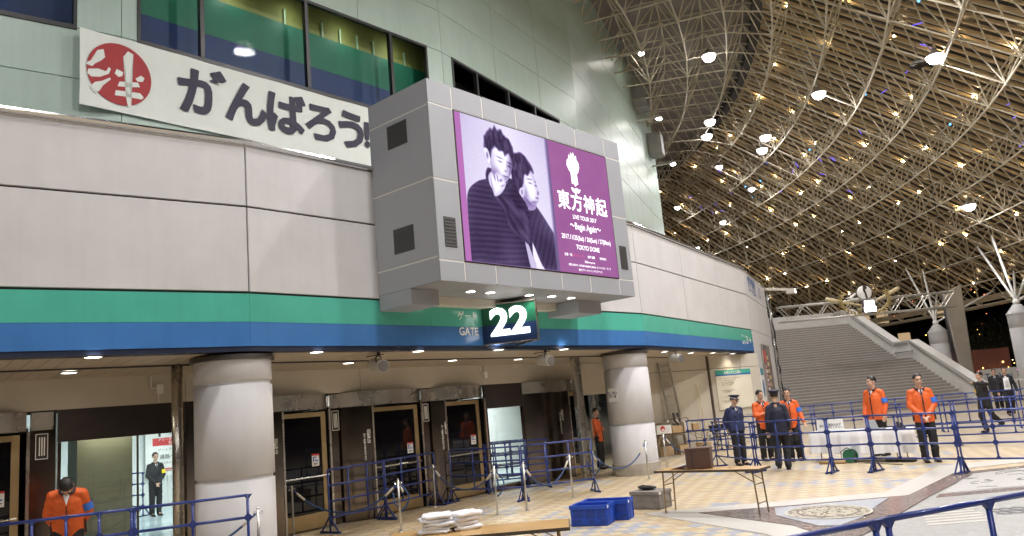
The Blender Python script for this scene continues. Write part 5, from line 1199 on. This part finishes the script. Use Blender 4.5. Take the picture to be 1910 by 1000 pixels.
for k in range(2):
    SN = thing('shoe_box', ['black flat box under the white table', 'second black flat box under the right end of the white table'][k], 'box', (8.05 + .22 * k, 17.9 - .28 * k, 0), WRZ)
    MB().box(-.14, .14, -.09, .09, 0, .07).build('body', m_black, SN, bevel=.01); MB().box(-.143, .143, -.093, .093, .0705, .09).build('lid', m_joint, SN)
# ============================================================ clutter behind the far pillar
LA = thing('ladder', 'aluminium ladder leaning upright against the rear wall', 'ladder', M=FC @ Matrix.Translation((-2.05, -.38, 0)) @ Matrix.Rotation(R(-6), 4, 'X'))
m_alu = mat('aluminium', (.55, .53, .48), .35, metal=.8, var=.1)
for x in (-.27, .27): MB().box(x - .025, x + .025, -.03, .03, 0, 2.95).build('rail', m_alu, LA)
for k in range(9): MB().box(-.245, .245, -.02, .02, .28 + k * .31, .32 + k * .31).build('rung', m_alu, LA)
MB().path([(-.1, -.06, 1.3), (-.12, -.08, 1.05), (0, -.1, .92), (.12, -.08, 1.05), (.1, -.06, 1.3)], .035, 8).build('hanging_hose', m_joint, LA)
PL = tag(MB().tube((0, 0, 0), (.12, .28, 2.15), .022, 8).build('wooden_pole', mat('pale_wood', (.62, .52, .36), .6), None, FC @ Matrix.Translation((-.62, -.36, 0))), 'pale wooden pole leaning on the rear wall', 'pole')
def tmat(x, y): return Matrix.Translation((4.75, 25.3, .70)) @ Matrix.Rotation(R(20), 4, 'Z') @ Matrix.Translation((x, y, .001))
m_card = mat('cardboard', (.48, .34, .19), .75, var=.12)
RS = thing('logo_card', 'white card with a red round logo on the cluttered table', 'sign', M=tmat(-.55, -.17))
MB().box(-.26, .26, 0, .01, 0, .26).build('card', m_text, RS); MB().lathe([(0, 0), (.085, 0)], 20).build('red_logo', m_str, RS, Matrix.Translation((-.05, -.003, .16)) @ Matrix.Rotation(R(90), 4, 'X')); MB().box(-.09, .0, -.007, -.0035, .10, .155).build('logo_gap', m_text, RS)
for k, (x, y, w_, d_, h_, m_, lb) in enumerate(((-.05, 0, .36, .28, .20, m_card, 'cardboard box in the middle of the cluttered table'), (.38, .05, .26, .22, .30, m_beige, 'cream carton at the right of the cluttered table'), (.66, 0, .2, .2, .22, m_card, 'small brown carton at the end of the cluttered table'))):
    t = thing('carton', lb, 'box', M=tmat(x, y)); MB().box(-w_ / 2, w_ / 2, -d_ / 2, d_ / 2, 0, h_).build('body', m_, t, bevel=.006); MB().box(-.025, .025, -d_ / 2 - .002, d_ / 2 + .002, h_ + .0005, h_ + .003).build('tape', m_cuff, t)
m_tube = mat('rack_tube', (.22, .19, .15), .4, metal=.6)
for k, (x, z, lb) in enumerate(((-.35, .30, 'bent tubular rack standing behind the logo card'), (.15, .42, 'taller bent tubular rack on the cluttered table'))):
    t = thing('tube_rack', lb, 'rack', M=tmat(x, .12)); MB().path([(-.38, 0, 0), (-.38, 0, z - .06), (-.32, 0, z), (.32, 0, z), (.38, 0, z - .06), (.38, 0, 0)], .02, 7).build('tube', m_tube, t, smooth=True); MB().box(-.42, -.34, -.03, .03, z - .10, z - .02).build('joint', m_beige, t)
def chair(c, rz, label):
    t = thing('folding_chair', label, 'chair', (*c, 0), rz, 'folding chairs near the rear wall')
    MB().box(-.2, .2, -.2, .2, .43, .46).build('seat', m_black, t, bevel=.01); MB().box(-.2, .2, .19, .22, .62, .82).build('backrest', m_black, t, bevel=.01)
    for sx in (-.21, .21): MB().tube((sx, .22, .84), (sx, -.22, 0), .012, 6).build('leg', m_chrome, t); MB().tube((sx, -.18, .45), (sx, .24, 0), .012, 6).build('leg', m_chrome, t)
    MB().tube((-.21, .2, .06), (.21, .2, .06), .009, 6).build('cross_bar', m_chrome, t)
chair((6.15, 25.4), R(-30), 'black folding chair nearest the rain pipe'); chair((6.65, 25.75), R(-20), 'black folding chair right of the first one'); chair((5.75, 24.9), R(-45), 'black folding chair next to the cluttered table')
for k in range(3):
    t = thing('carton', ['brown carton on the floor under the cluttered table', 'second brown carton on the floor left under the table', 'brown carton on the floor beside the folding chairs'][k], 'box', ((4.9, 25.35, 0), (4.3, 25.2, 0), (5.6, 25.6, 0))[k], R(20 + 8 * k))
    MB().box(-.2, .2, -.15, .15, 0, .30).build('body', m_card, t, bevel=.008); MB().box(-.025, .025, -.152, .152, .3005, .303).build('tape', m_cuff, t)
# ============================================================ things behind the glass
WP = thing('wall_poster', 'white arrow poster with large black characters and a red bar inside the concourse', 'poster', M=FE0 @ Matrix.Translation((12.62, 11.6, .85)))
MB().box(0, 1.75, -.02, 0, 0, 1.6).build('paper', m_text, WP); text('big_characters', '阿部', .62, m_black, WP, Matrix.Translation((.95, -.026, 1.42)) @ UPRIGHT, bold=.02); MB().box(.2, 1.4, -.025, -.0205, .90, 1.13).build('red_bar', m_str, WP)
text('bar_text', 'アリーナ席御利用の\nお客様', .10, m_text, WP, Matrix.Translation((.8, -.028, 1.02)) @ UPRIGHT, bold=.01); text('print', 'ゲートアリーナ入場口', .10, m_black, WP, Matrix.Translation((.85, -.024, .76)) @ UPRIGHT); text('print', '通路〜 9 通路', .15, m_black, WP, Matrix.Translation((.85, -.024, .55)) @ UPRIGHT, bold=.01); text('print', 'からお入り下さい', .085, m_black, WP, Matrix.Translation((.75, -.024, .38)) @ UPRIGHT)
MB().prism([(.55, .12), (.80, .12), (.80, .06), (.98, .17), (.80, .28), (.80, .22), (.55, .22)], .0205, .024, Matrix(((1, 0, 0, 0), (0, 0, -1, 0), (0, 1, 0, 0), (0, 0, 0, 1)))).build('red_arrow', m_str, WP)
WF = thing('white_fence', 'white bar fence behind the woman inside the concourse', 'fence', M=FE0 @ Matrix.Translation((12.75, 10.4, .013)))
for z in (.06, 1.02): MB().box(0, 1.65, -.02, .02, z, z + .04).build('rail', m_alu, WF)
for k in range(18): MB().tube((.05 + k * .09, 0, .1), (.05 + k * .09, 0, 1.02), .014, 6).build('fence_bar', m_text, WF)
bi = barrier((-10.9, 21.2), (-10.2, 21.0), 'blue barrier inside the concourse left of the woman', 2)
# ============================================================ night beyond the canopy
HO = thing('site_hoarding', 'dark red-brown hoarding wall beyond the stairs', 'hoarding', (34.0, 62.5, 0), R(-4))
m_ho = mat('hoarding_red', (.20, .075, .06), .7, var=.15, scale=1)
for k in range(5): MB().box(k * .9, k * .9 + .88, 0, .06, 1.45, 3.1).build('hoarding_panel', m_ho, HO)
for k in range(3): MB().box(k * 2.1, k * 2.1 + .1, .07, .17, 0, 3.05).build('hoarding_post', m_joint, HO)
SGN = thing('street_sign', 'small lit orange shop sign beyond the hoarding', 'sign', (38.9, 62.0, 0), R(-5))
MB().box(0, 1.0, 0, .1, 2.0, 2.9).build('panel', emission('shop_glow', (.9, .35, .16), .7), SGN); MB().tube((.5, .15, 0), (.5, .15, 2.0), .05, 8).build('pole', m_joint, SGN); MB().ell((.45, -.1, 2.85), .14, .1, .14, 10, 6).build('bulb', emission('street_bulb', (1, .98, .9), 12), SGN)
WFN = thing('white_board_fence', 'white board fence with blue lettering behind the pointing man', 'fence', (33.2, 57.5, 0), R(-4))
for k in range(2): MB().box(k * 1.3, k * 1.3 + 1.28, 0, .05, .55, 1.55).build('board', m_text, WFN)
text('board_lettering', 'Toch oi', .62, m_bl, WFN, Matrix.Translation((1.25, -.01, 1.0)) @ UPRIGHT, bold=.01)
random.seed(21); gcol = [emission('fairy_gold', (1, .55, .12), 7), emission('fairy_warm', (1, .8, .45), 9), emission('fairy_magenta', (1, .1, .7), 7), emission('fairy_red', (1, .18, .06), 6)]
FL = thing('fairy_lights', 'string of gold and pink fairy lights glowing in the dark beyond the columns', 'lights', (36, 61, 0))
for k in range(90):
    m_ = gcol[0] if k % 3 else gcol[random.choice((1, 1, 2, 3))]
    MB().ell((random.uniform(-3.6, 7.5), random.uniform(-.8, 3), random.gauss(1.55, .33)), *(3 * [random.uniform(.03, .075)]), 6, 4).build('bulb', m_, FL)
for k in range(26): MB().ell((random.uniform(-2.5, 8), 8 + random.uniform(0, 6), random.uniform(4.0, 9.0)), *(3 * [random.uniform(.03, .06)]), 6, 4).build('bulb', gcol[0 if k % 2 else 3], FL)
OB = thing('office_block', 'dark office block with a few lit windows beyond the canopy', 'building', (52, 105, 0), R(-12))
m_ob = mat('night_facade', (.05, .045, .045), .7); MB().box(-16, 22, 0, 14, 0, 26).build('wall', m_ob, OB)
wl = emission('lit_window', (.9, .62, .35), .5); wd = mat('dark_window', (.012, .012, .016), .15)
for r_ in range(7):
    for c_ in range(16):
        lit = random.random() < .13; f = MB().box(-15 + c_ * 2.3, -13.5 + c_ * 2.3, -.06, -.002, 2 + r_ * 3.3, 3.7 + r_ * 3.3).build('window', wl if lit else wd, OB)
random.seed(9); TRE = thing('dark_tree', 'dark leafy tree hung with fairy lights beyond the right column', 'tree', (41, 68, 0))
MB().path([(0, 0, 0), (.1, 0, 1.5), (0, .1, 3)], [.22, .17, .1], 8).build('trunk', mat('bark', (.05, .04, .03), .8), TRE)
cr_ = MB()
for k in range(1400):
    a, b = random.uniform(0, 6.28), random.uniform(-1, 1); r_ = 2.4 * random.random() ** .33; rr = math.sqrt(1 - b * b)
    c = Vector((r_ * rr * math.cos(a), r_ * rr * math.sin(a), 4.2 + 1.7 * b * r_ / 2.4)); u = Vector((random.gauss(0, 1), random.gauss(0, 1), random.gauss(0, 1))).normalized() * .16; w = u.cross(Vector((.3, .5, .8))).normalized() * .07
    cr_.add([c - u, c + w, c + u, c - w], [(0, 1, 2, 3)])
tag(cr_.build('crown', mat('dark_leaf', (.018, .028, .015), .6, var=.3), TRE), kind='stuff')
no_nee('lamp_disc', 'bay_lamp_glow', 'flood_glow', 'panel_light', 'fairy_gold', 'fairy_warm', 'fairy_magenta', 'fairy_red', 'lens_glow', 'street_bulb', 'lit_window', 'blue_tube_glow', 'cyan_dot_glow', 'shop_glow')
# ============================================================ people
_tex = bpy.data.textures.new('cloth_folds', 'CLOUDS'); _tex.noise_scale = .075; _tex.noise_depth = 2
def remeshed(mb, name, m, voxel, smooth_it=4, fold=0.0, parent=None):
    o = link(name, mb.mesh(name, m, True), parent)
    r = o.modifiers.new('skin', 'REMESH'); r.mode = 'VOXEL'; r.voxel_size = voxel; r.use_smooth_shade = True
    s = o.modifiers.new('smooth', 'SMOOTH'); s.iterations = smooth_it; s.factor = .5
    if fold > 0:
        d = o.modifiers.new('folds', 'DISPLACE'); d.texture = _tex; d.strength = fold; d.mid_level = .5; d.texture_coords = 'LOCAL'
    return o
def cap(mb, p, q, r1, r2=None, n=12):
    p, q = Vector(p), Vector(q); r2 = r1 if r2 is None else r2; mb.tube(p, q, r1, n, r2)
    mb.ell(p, r1, r1, r1, n, 8); mb.ell(q, r2, r2, r2, n, 8)
SKIN = mat('skin', (.58, .36, .25), .5, var=.05, scale=20); HAIR = mat('black_hair', (.012, .009, .008), .42, var=.2, scale=40, bump=.5, bscale=160)
FAB = dict(orange=mat('orange_jacket', (.70, .115, .016), .55, var=.06, scale=6, bump=.15, bscale=50), navy=mat('navy_uniform', (.018, .028, .085), .7, var=.1, scale=8, bump=.2, bscale=60), black=mat('black_suit', (.012, .012, .016), .7, var=.12, scale=8, bump=.15, bscale=60), darknavy=mat('dark_navy_uniform', (.012, .014, .032), .7, var=.1, scale=8, bump=.2, bscale=60))
TROU = mat('black_trousers', (.010, .010, .012), .75, var=.15, scale=10, bump=.2, bscale=60); SHOE = mat('black_shoe', (.010, .009, .009), .3, var=.1); SHIRT = mat('white_shirt', (.78, .78, .80), .7, var=.02); COLL = mat('dark_collar', (.03, .014, .018), .6)
def hand(mb, w, d, side_, curl=.25):
    d = d.normalized(); up = Vector((0, 0, 1)) if abs(d.z) < .9 else Vector((0, -1, 0)); s = d.cross(up).normalized(); n = s.cross(d).normalized()
    c = w + d * .045
    M = Matrix((s, d, n)).transposed()
    mb.ell(c, .038, .050, .017, 10, 8, M)
    for k, (off, L_) in enumerate(((-.030, .066), (-.010, .076), (.011, .072), (.031, .056))):
        a = w + d * .085 + s * off; b = a + (d + s * off * 5 - n * curl * .5).normalized() * L_ * .55; e = b + (d + s * off * 4 - n * curl * 2.2).normalized() * L_ * .5
        cap(mb, a, b, .0092, .0085, 7); cap(mb, b, e, .0085, .0072, 7)
    a = w + d * .03 - s * .032 * side_; b = a + (d * .8 - s * side_ * .9).normalized() * .038; e = b + (d - s * side_ * .25).normalized() * .03
    cap(mb, a, b, .0115, .010, 7); cap(mb, b, e, .010, .0085, 7)
def person(label, loc, rz, h=1.72, top='orange', arms=None, legs=None, lean=0.0, head=(0, 0), hairstyle='short', hat=None, band=None, band_side=1, tie=True, hem=.77, stout=1.0, walk=None, voxel=.0105, seed=0, tee=False):
    """faces local -y; arms/legs give elbow, wrist / knee, ankle offsets from shoulder / hip, (person-left is +x)"""
    k = h / 1.72
    t = thing('person', label, 'person', loc, rz); t.scale = (k, k, k)
    LM = Matrix.Translation((0, 0, .92)) @ Matrix.Rotation(lean, 4, 'X') @ Matrix.Translation((0, 0, -.92))
    def U(x, y, z): return LM @ Vector((x, y, z))
    def UO(p, o): return U(*p) + Vector(o)
    arms = arms or {-1: ((-.05, .02, -.27), (-.06, -.05, -.50)), 1: ((.05, .02, -.27), (.06, -.05, -.50))}
    legs = legs or {-1: ((-.01, -.02, -.43), (-.01, .0, -.82)), 1: ((.01, -.02, -.43), (.01, .0, -.82))}
    w = stout
    # head transform
    hy, hp = head
    HM = Matrix.Translation(U(0, -.01, 1.462)) @ Matrix.Rotation(lean, 4, 'X') @ Matrix.Rotation(hy, 4, 'Z') @ Matrix.Rotation(hp, 4, 'X')
    def H(x, y, z): return HM @ Vector((x, y, z))
    H3 = HM.to_3x3()
    b = MB()
    b.ell(H(0, .010, .180), .078, .096, .088, 18, 12, H3); b.ell(H(0, -.030, .105), .056, .066, .066, 16, 10, H3); b.ell(H(0, -.055, .062), .030, .030, .022, 10, 7, H3)
    cap(b, H(0, -.098, .145), H(0, -.116, .110), .009, .014, 8)
    for s in (-1, 1): b.ell(H(s * .080, .012, .135), .012, .022, .034, 8, 7, H3); b.ell(H(s * .034, -.072, .112), .022, .022, .022, 8, 6, H3)
    b.ell(H(0, -.078, .172), .052, .020, .014, 10, 6, H3)
    cap(b, U(0, .015, 1.38), H(0, .005, .07), .056, .052)
    b.ell(U(0, 0, 1.27), .150, .095, .17, 14, 10); b.ell(U(0, 0, 1.05), .125, .090, .16, 14, 10); b.ell((0, .0, .92), .145, .10, .12, 14, 10)
    HP = {}
    for s in (-1, 1):
        sh = (s * .162 * (1 + (w - 1) * .5), .01, 1.365); e = UO(sh, arms[s][0]); wr = UO(sh, arms[s][1])
        cap(b, U(*sh), e, .050, .038); cap(b, e, wr, .038, .026); hand(b, wr, (wr - e), s)
        hip = Vector((s * .085, 0, .90)); kn = hip + Vector(legs[s][0]); an = hip + Vector(legs[s][1])
        cap(b, hip, kn, .078, .055); cap(b, kn, an, .053, .036); HP[s] = (sh, e, wr, hip, kn, an)
        cap(b, an, an + Vector((0, -.10, -.045)), .036, .03)
    remeshed(b, 'body', SKIN, voxel, 3, 0, t)
    # trousers
    tr = MB(); tr.ell((0, .0, .93), .150 * w, .115 * w, .13, 14, 10)
    for s in (-1, 1):
        _, _, _, hip, kn, an = HP[s]; cap(tr, hip, kn, .102 * (.5 + .5 * w), .084); cap(tr, kn, an + Vector((0, .01, .01)), .082, .074)
    remeshed(tr, 'trousers', TROU, .014, 3, .030, t)
    for s in (-1, 1):
        an = HP[s][5]; sm = MB(); sm.ell(an + Vector((0, .005, -.03)), .046, .058, .05, 10, 8); sm.ell(an + Vector((s * .008, -.085, -.045)), .047, .105, .034, 12, 8); sm.ell(an + Vector((s * .01, -.15, -.05)), .042, .05, .028, 10, 8)
        sm.box(an.x - .045, an.x + .055, an.y - .19, an.y + .05, an.z - .079, an.z - .06)
        remeshed(sm, 'shoe', SHOE, .012, 3, 0, t)
    # jacket
    j = MB(); pass
    zh = hem
    lv = [(zh, .172, .122), (zh + .03, .182, .132), (zh + .14, .180, .134), (1.06, .172, .130), (1.22, .174, .128), (1.31, .162, .112), (1.37, .12, .085)]; nj = 22; vj = []
    for z_, rx_, ry_ in lv: vj += [U(rx_ * w * math.cos(2 * math.pi * q / nj), ry_ * w * math.sin(2 * math.pi * q / nj), z_) for q in range(nj)]
    j.add(vj, [(r_ * nj + q, r_ * nj + (q + 1) % nj, (r_ + 1) * nj + (q + 1) % nj, (r_ + 1) * nj + q) for r_ in range(len(lv) - 1) for q in range(nj)] + [tuple(range(nj))[::-1], tuple(range((len(lv) - 1) * nj, len(lv) * nj))])
    cap(j, U(-.055, 0, 1.395), U(-.145 * w, 0, 1.365), .062, .066); cap(j, U(.055, 0, 1.395), U(.145 * w, 0, 1.365), .062, .066); cap(j, U(-.06, 0, 1.39), U(.06, 0, 1.39), .062, .062)
    for s in (-1, 1):
        sh, e, wr = HP[s][:3]; cap(j, U(*sh) + Vector((0, 0, -.005)), e, .068, .058); cap(j, e, wr + (e - wr).normalized() * .012, .058, .046)
    remeshed(j, 'jacket', FAB[top], .013, 3, .020, t)
    c = MB(); c.path([U(.085 * math.sin(a), -.012 - .078 * math.cos(a) * (1.0 if math.cos(a) > 0 else .75), 1.435 + .022 * -math.cos(a)) for a in [R(20 + 32 * q) for q in range(11)]], .024, 8)
    link('collar', c.mesh('collar', COLL if top == 'orange' else FAB[top], True), t)
    # shirt front and tie
    vf = MB(); zt = 1.425; yf = -.118 * w
    vf.add([U(-.048, -.080, zt), U(.048, -.080, zt), U(0, yf - .034, 1.29), U(0, -.11, zt - .02)], [(0, 3, 2), (3, 1, 2)]); link('shirt_front', vf.mesh('shirt_front', SHIRT), t)
    if tee:
        tb = MB(); tb.add([U(-.085, yf - .022, 1.36), U(.085, yf - .022, 1.36), U(.10, yf - .026, .92), U(-.10, yf - .026, .92), U(0, yf - .045, 1.25), U(0, yf - .040, 1.0)], [(0, 4, 1), (1, 4, 5, 2), (0, 3, 5, 4), (3, 2, 5)]); link('shirt', tb.mesh('shirt', SHIRT), t)
        for z in (1.20, 1.10, 1.04): MB().bar(U(-.06, yf - .050, z), U(.06, yf - .050, z), .03, .004).build('shirt_print', TROU, t)
    elif tie: MB().add([U(-.014, -.108, 1.415), U(.014, -.108, 1.415), U(.018, yf - .030, 1.31), U(-.018, yf - .030, 1.31)], [(0, 1, 2, 3)[::-1]]).build('tie', TROU, t)
    if top == 'orange':
        MB().bar(U(0, -.150 * w, 1.28), U(0, -.150 * w, zh + .03), .012, .02).build('zip', COLL, t)
        for s in (-1, 1): MB().bar(U(s * .176 * w, -.045, 1.02), U(s * .182 * w, -.04, zh + .04), .02, .035).build('side_stripe', COLL, t)
    if top in ('navy', 'darknavy'):
        for s in (-1, 1): MB().box(-.04, .04, -.006, .006, -.03, .03).build('pocket_flap', FAB[top], t, Matrix.Translation(U(s * .08, -.138 * w, 1.24)))
    if band:
        sh, e, wr = HP[band_side][:3]; p = U(*sh).lerp(e, .50); q = U(*sh).lerp(e, .88)
        MB().tube(p, q, .074, 16, .070, caps=False).build('arm_band', mat('band_' + band, (.04, .17, .62) if band == 'blue' else (.85, .60, .03), .5), t, smooth=True)
    # face details
    for s in (-1, 1):
        MB().ell(H(s * .032, -.0865, .142), .012, .006, .006, 8, 6, H3).build('eye', mat('eye_dark', (.015, .01, .01), .2), t); MB().bar(H(s * .016, -.097, .166), H(s * .050, -.088, .166), .010, .008).build('eyebrow', HAIR, t)
    MB().ell(H(0, -.094, .080), .024, .007, .006, 10, 6, H3).build('mouth', mat('lips', (.40, .16, .13), .5), t, smooth=True)
    # hair: a shell with an uneven hairline
    hm = MB(); rng_ = random.Random(seed + 50); na, nb3 = 36, 9; vs = []
    for i in range(na):
        az = 2 * math.pi * i / na; f = math.cos(az)       # f = 1 at the face
        lim = R(57 if f > .75 else (94 if f > .2 else 124)) + rng_.uniform(-.10, .10)
        if f > .75: lim = R(70) + rng_.uniform(-.20, .10)
        if hairstyle == 'bald': lim *= .9
        for q in range(nb3 + 1):
            th = lim * q / nb3; rr = 1.065 + .03 * math.sin(i * 2.7 + q) + rng_.uniform(-.012, .012) - (.10 if q == nb3 else 0)
            vs.append(H(.079 * rr * math.sin(th) * math.sin(az), .010 - .098 * rr * math.sin(th) * f, .178 + .094 * rr * math.cos(th)))
    fs = [(i * (nb3 + 1) + q, i * (nb3 + 1) + q + 1, ((i + 1) % na) * (nb3 + 1) + q + 1, ((i + 1) % na) * (nb3 + 1) + q) for i in range(na) for q in range(nb3)]
    hm.add(vs, fs)
    if hairstyle == 'bun': hm.ell(H(0, .115, .16), .042, .04, .042, 10, 8)
    hm.build('hair', HAIR, t, smooth=True)
    if hat:
        hc = MB(); prof = [(.088, .195), (.092, .205), (.092, .235), (.125, .262), (.120, .280), (.0, .288)]; hn = 28; vs = []
        for r_, z in prof: vs += [H(r_ * 1.0 * math.cos(2 * math.pi * i / hn), .008 + r_ * 1.14 * math.sin(2 * math.pi * i / hn), z + (.02 * -math.sin(2 * math.pi * i / hn) if r_ > .1 else 0)) for i in range(hn)]
        hc.add(vs, [(r_ * hn + i, r_ * hn + (i + 1) % hn, (r_ + 1) * hn + (i + 1) % hn, (r_ + 1) * hn + i) for r_ in range(len(prof) - 1) for i in range(hn)]); ho = hc.build('cap', FAB['darknavy'], t, smooth=True)
        vz = MB(); vv = []
        for i in range(13):
            a = R(-75 + 12.5 * i); vv += [H(.090 * math.sin(a), .008 - .104 * math.cos(a), .207), H(.098 * math.sin(a), .008 - (.105 + .055 * math.cos(a) ** .7 if math.cos(a) > 0 else .105) * math.cos(a), .190)]
        vz.add(vv, [(2 * i, 2 * i + 2, 2 * i + 3, 2 * i + 1) for i in range(12)]); vz.build('visor', SHOE, ho)
        if hat == 'white':
            bb = MB(); vv = []
            for z in (.206, .222): vv += [H(.0945 * math.cos(2 * math.pi * i / hn), .008 + .1065 * math.sin(2 * math.pi * i / hn), z) for i in range(hn)]
            bb.add(vv, [(i, (i + 1) % hn, hn + (i + 1) % hn, hn + i) for i in range(hn)]); bb.build('cap_band', SHIRT, ho)
        MB().ell(H(0, -.108, .245), .014, .006, .016, 8, 6, H3).build('badge', m_gold, ho)
        if hat == 'white': MB().box(-.055, .055, -.006, 0, -.012, .012).build('spectacles', TROU, t, HM @ Matrix.Translation((0, -.100, .142)))
    return t
back = {-1: ((-.07, .10, -.25), (.04, .17, -.44)), 1: ((.07, .10, -.25), (-.04, .17, -.44))}
front = {-1: ((-.06, -.03, -.26), (.115, -.16, -.47)), 1: ((.06, -.03, -.26), (-.115, -.17, -.46))}
crossd = {-1: ((-.05, -.06, -.25), (.18, -.17, -.26)), 1: ((.05, -.06, -.25), (-.18, -.19, -.22))}
stride = {-1: ((0, -.14, -.41), (0, .0, -.81)), 1: ((0, .03, -.43), (0, .27, -.76))}
person('person in an orange jacket bowing the head behind the near barrier', (-6.22, 10.75, 0), R(24), 1.74, 'orange', back, lean=.42, head=(.05, .95), band='blue', band_side=1, seed=1, stout=1.12, tie=False, voxel=.009)
person('person in an orange jacket leaning beside the far round pillar', (2.02, 22.75, 0), R(62), 1.70, 'orange', crossd, seed=2, lean=-.05)
person('security guard with folded back arms and a white-trimmed cap', (5.30, 20.2, 0), R(18), 1.73, 'navy', back, head=(.35, .22), hat='white', seed=3, stout=1.22, hem=.84)
person('young person in an orange jacket with crossed arms beside the dark-clad guard', (6.15, 20.75, 0), R(10), 1.80, 'orange', crossd, head=(.2, .05), seed=4)
person('guard in dark navy seen from behind with a peaked cap', (5.75, 18.25, 0), R(158), 1.77, 'darknavy', {-1: ((-.05, .04, -.27), (-.04, -.08, -.50)), 1: ((.05, .04, -.27), (.07, -.02, -.51))}, stride, head=(.2, .05), hat='plain', seed=5, stout=1.05, hem=.74)
person('person in an orange jacket with a blue arm band turning beside the guard', (6.62, 20.0, 0), R(-12), 1.80, 'orange', {-1: ((-.05, .02, -.27), (-.05, -.08, -.49)), 1: ((.07, -.02, -.26), (.12, -.14, -.46))}, {-1: ((0, -.05, -.43), (.0, .04, -.82)), 1: ((0, -.08, -.42), (.02, .06, -.82))}, head=(-.15, .08), band='blue', band_side=1, seed=6)
person('person in an orange jacket looking left behind the white table', (8.55, 19.45, 0), R(-55), 1.90, 'orange', {-1: ((-.05, -.03, -.27), (-.02, -.16, -.47)), 1: ((.06, .0, -.27), (.05, -.1, -.49))}, head=(-.5, .0), band='blue', band_side=1, seed=7, stout=1.15)
person('smiling person in an orange jacket with clasped hands right of the white table', (8.55, 17.2, 0), R(-14), 1.87, 'orange', front, head=(.1, .06), band='blue', band_side=1, seed=8, stout=1.08)
person('person in a black suit and yellow arm band pointing left with an outstretched arm', (13.35, 23.2, 0), R(-75), 1.74, 'black', {-1: ((-.06, .03, -.26), (-.05, .10, -.46)), 1: ((.12, -.26, .0), (.12, -.55, .06))}, {-1: ((0, -.10, -.42), (0, -.02, -.82)), 1: ((0, .10, -.42), (0, .38, -.68))}, head=(-.1, .0), band='yellow', band_side=-1, seed=9, hem=.72, voxel=.011)
person('person in a dark jacket over a white printed shirt at the right edge', (17.85, 29.4, 0), R(-25), 1.76, 'black', {-1: ((-.09, .02, -.26), (-.12, -.05, -.50)), 1: ((.09, .02, -.26), (.12, -.05, -.50))}, stride, hairstyle='bald', seed=10, hem=.86, tee=True, voxel=.012)
person('person in a dark suit walking behind the one in the white shirt', (19.6, 33.0, 0), R(-30), 1.72, 'black', None, stride, seed=11, hem=.78, voxel=.012)
person('person with tied-up hair in a black suit standing inside the concourse', (-9.75, 20.75, .013), R(45), 1.60, 'black', front, hairstyle='bun', band='yellow', band_side=1, seed=12, hem=.78, voxel=.010)
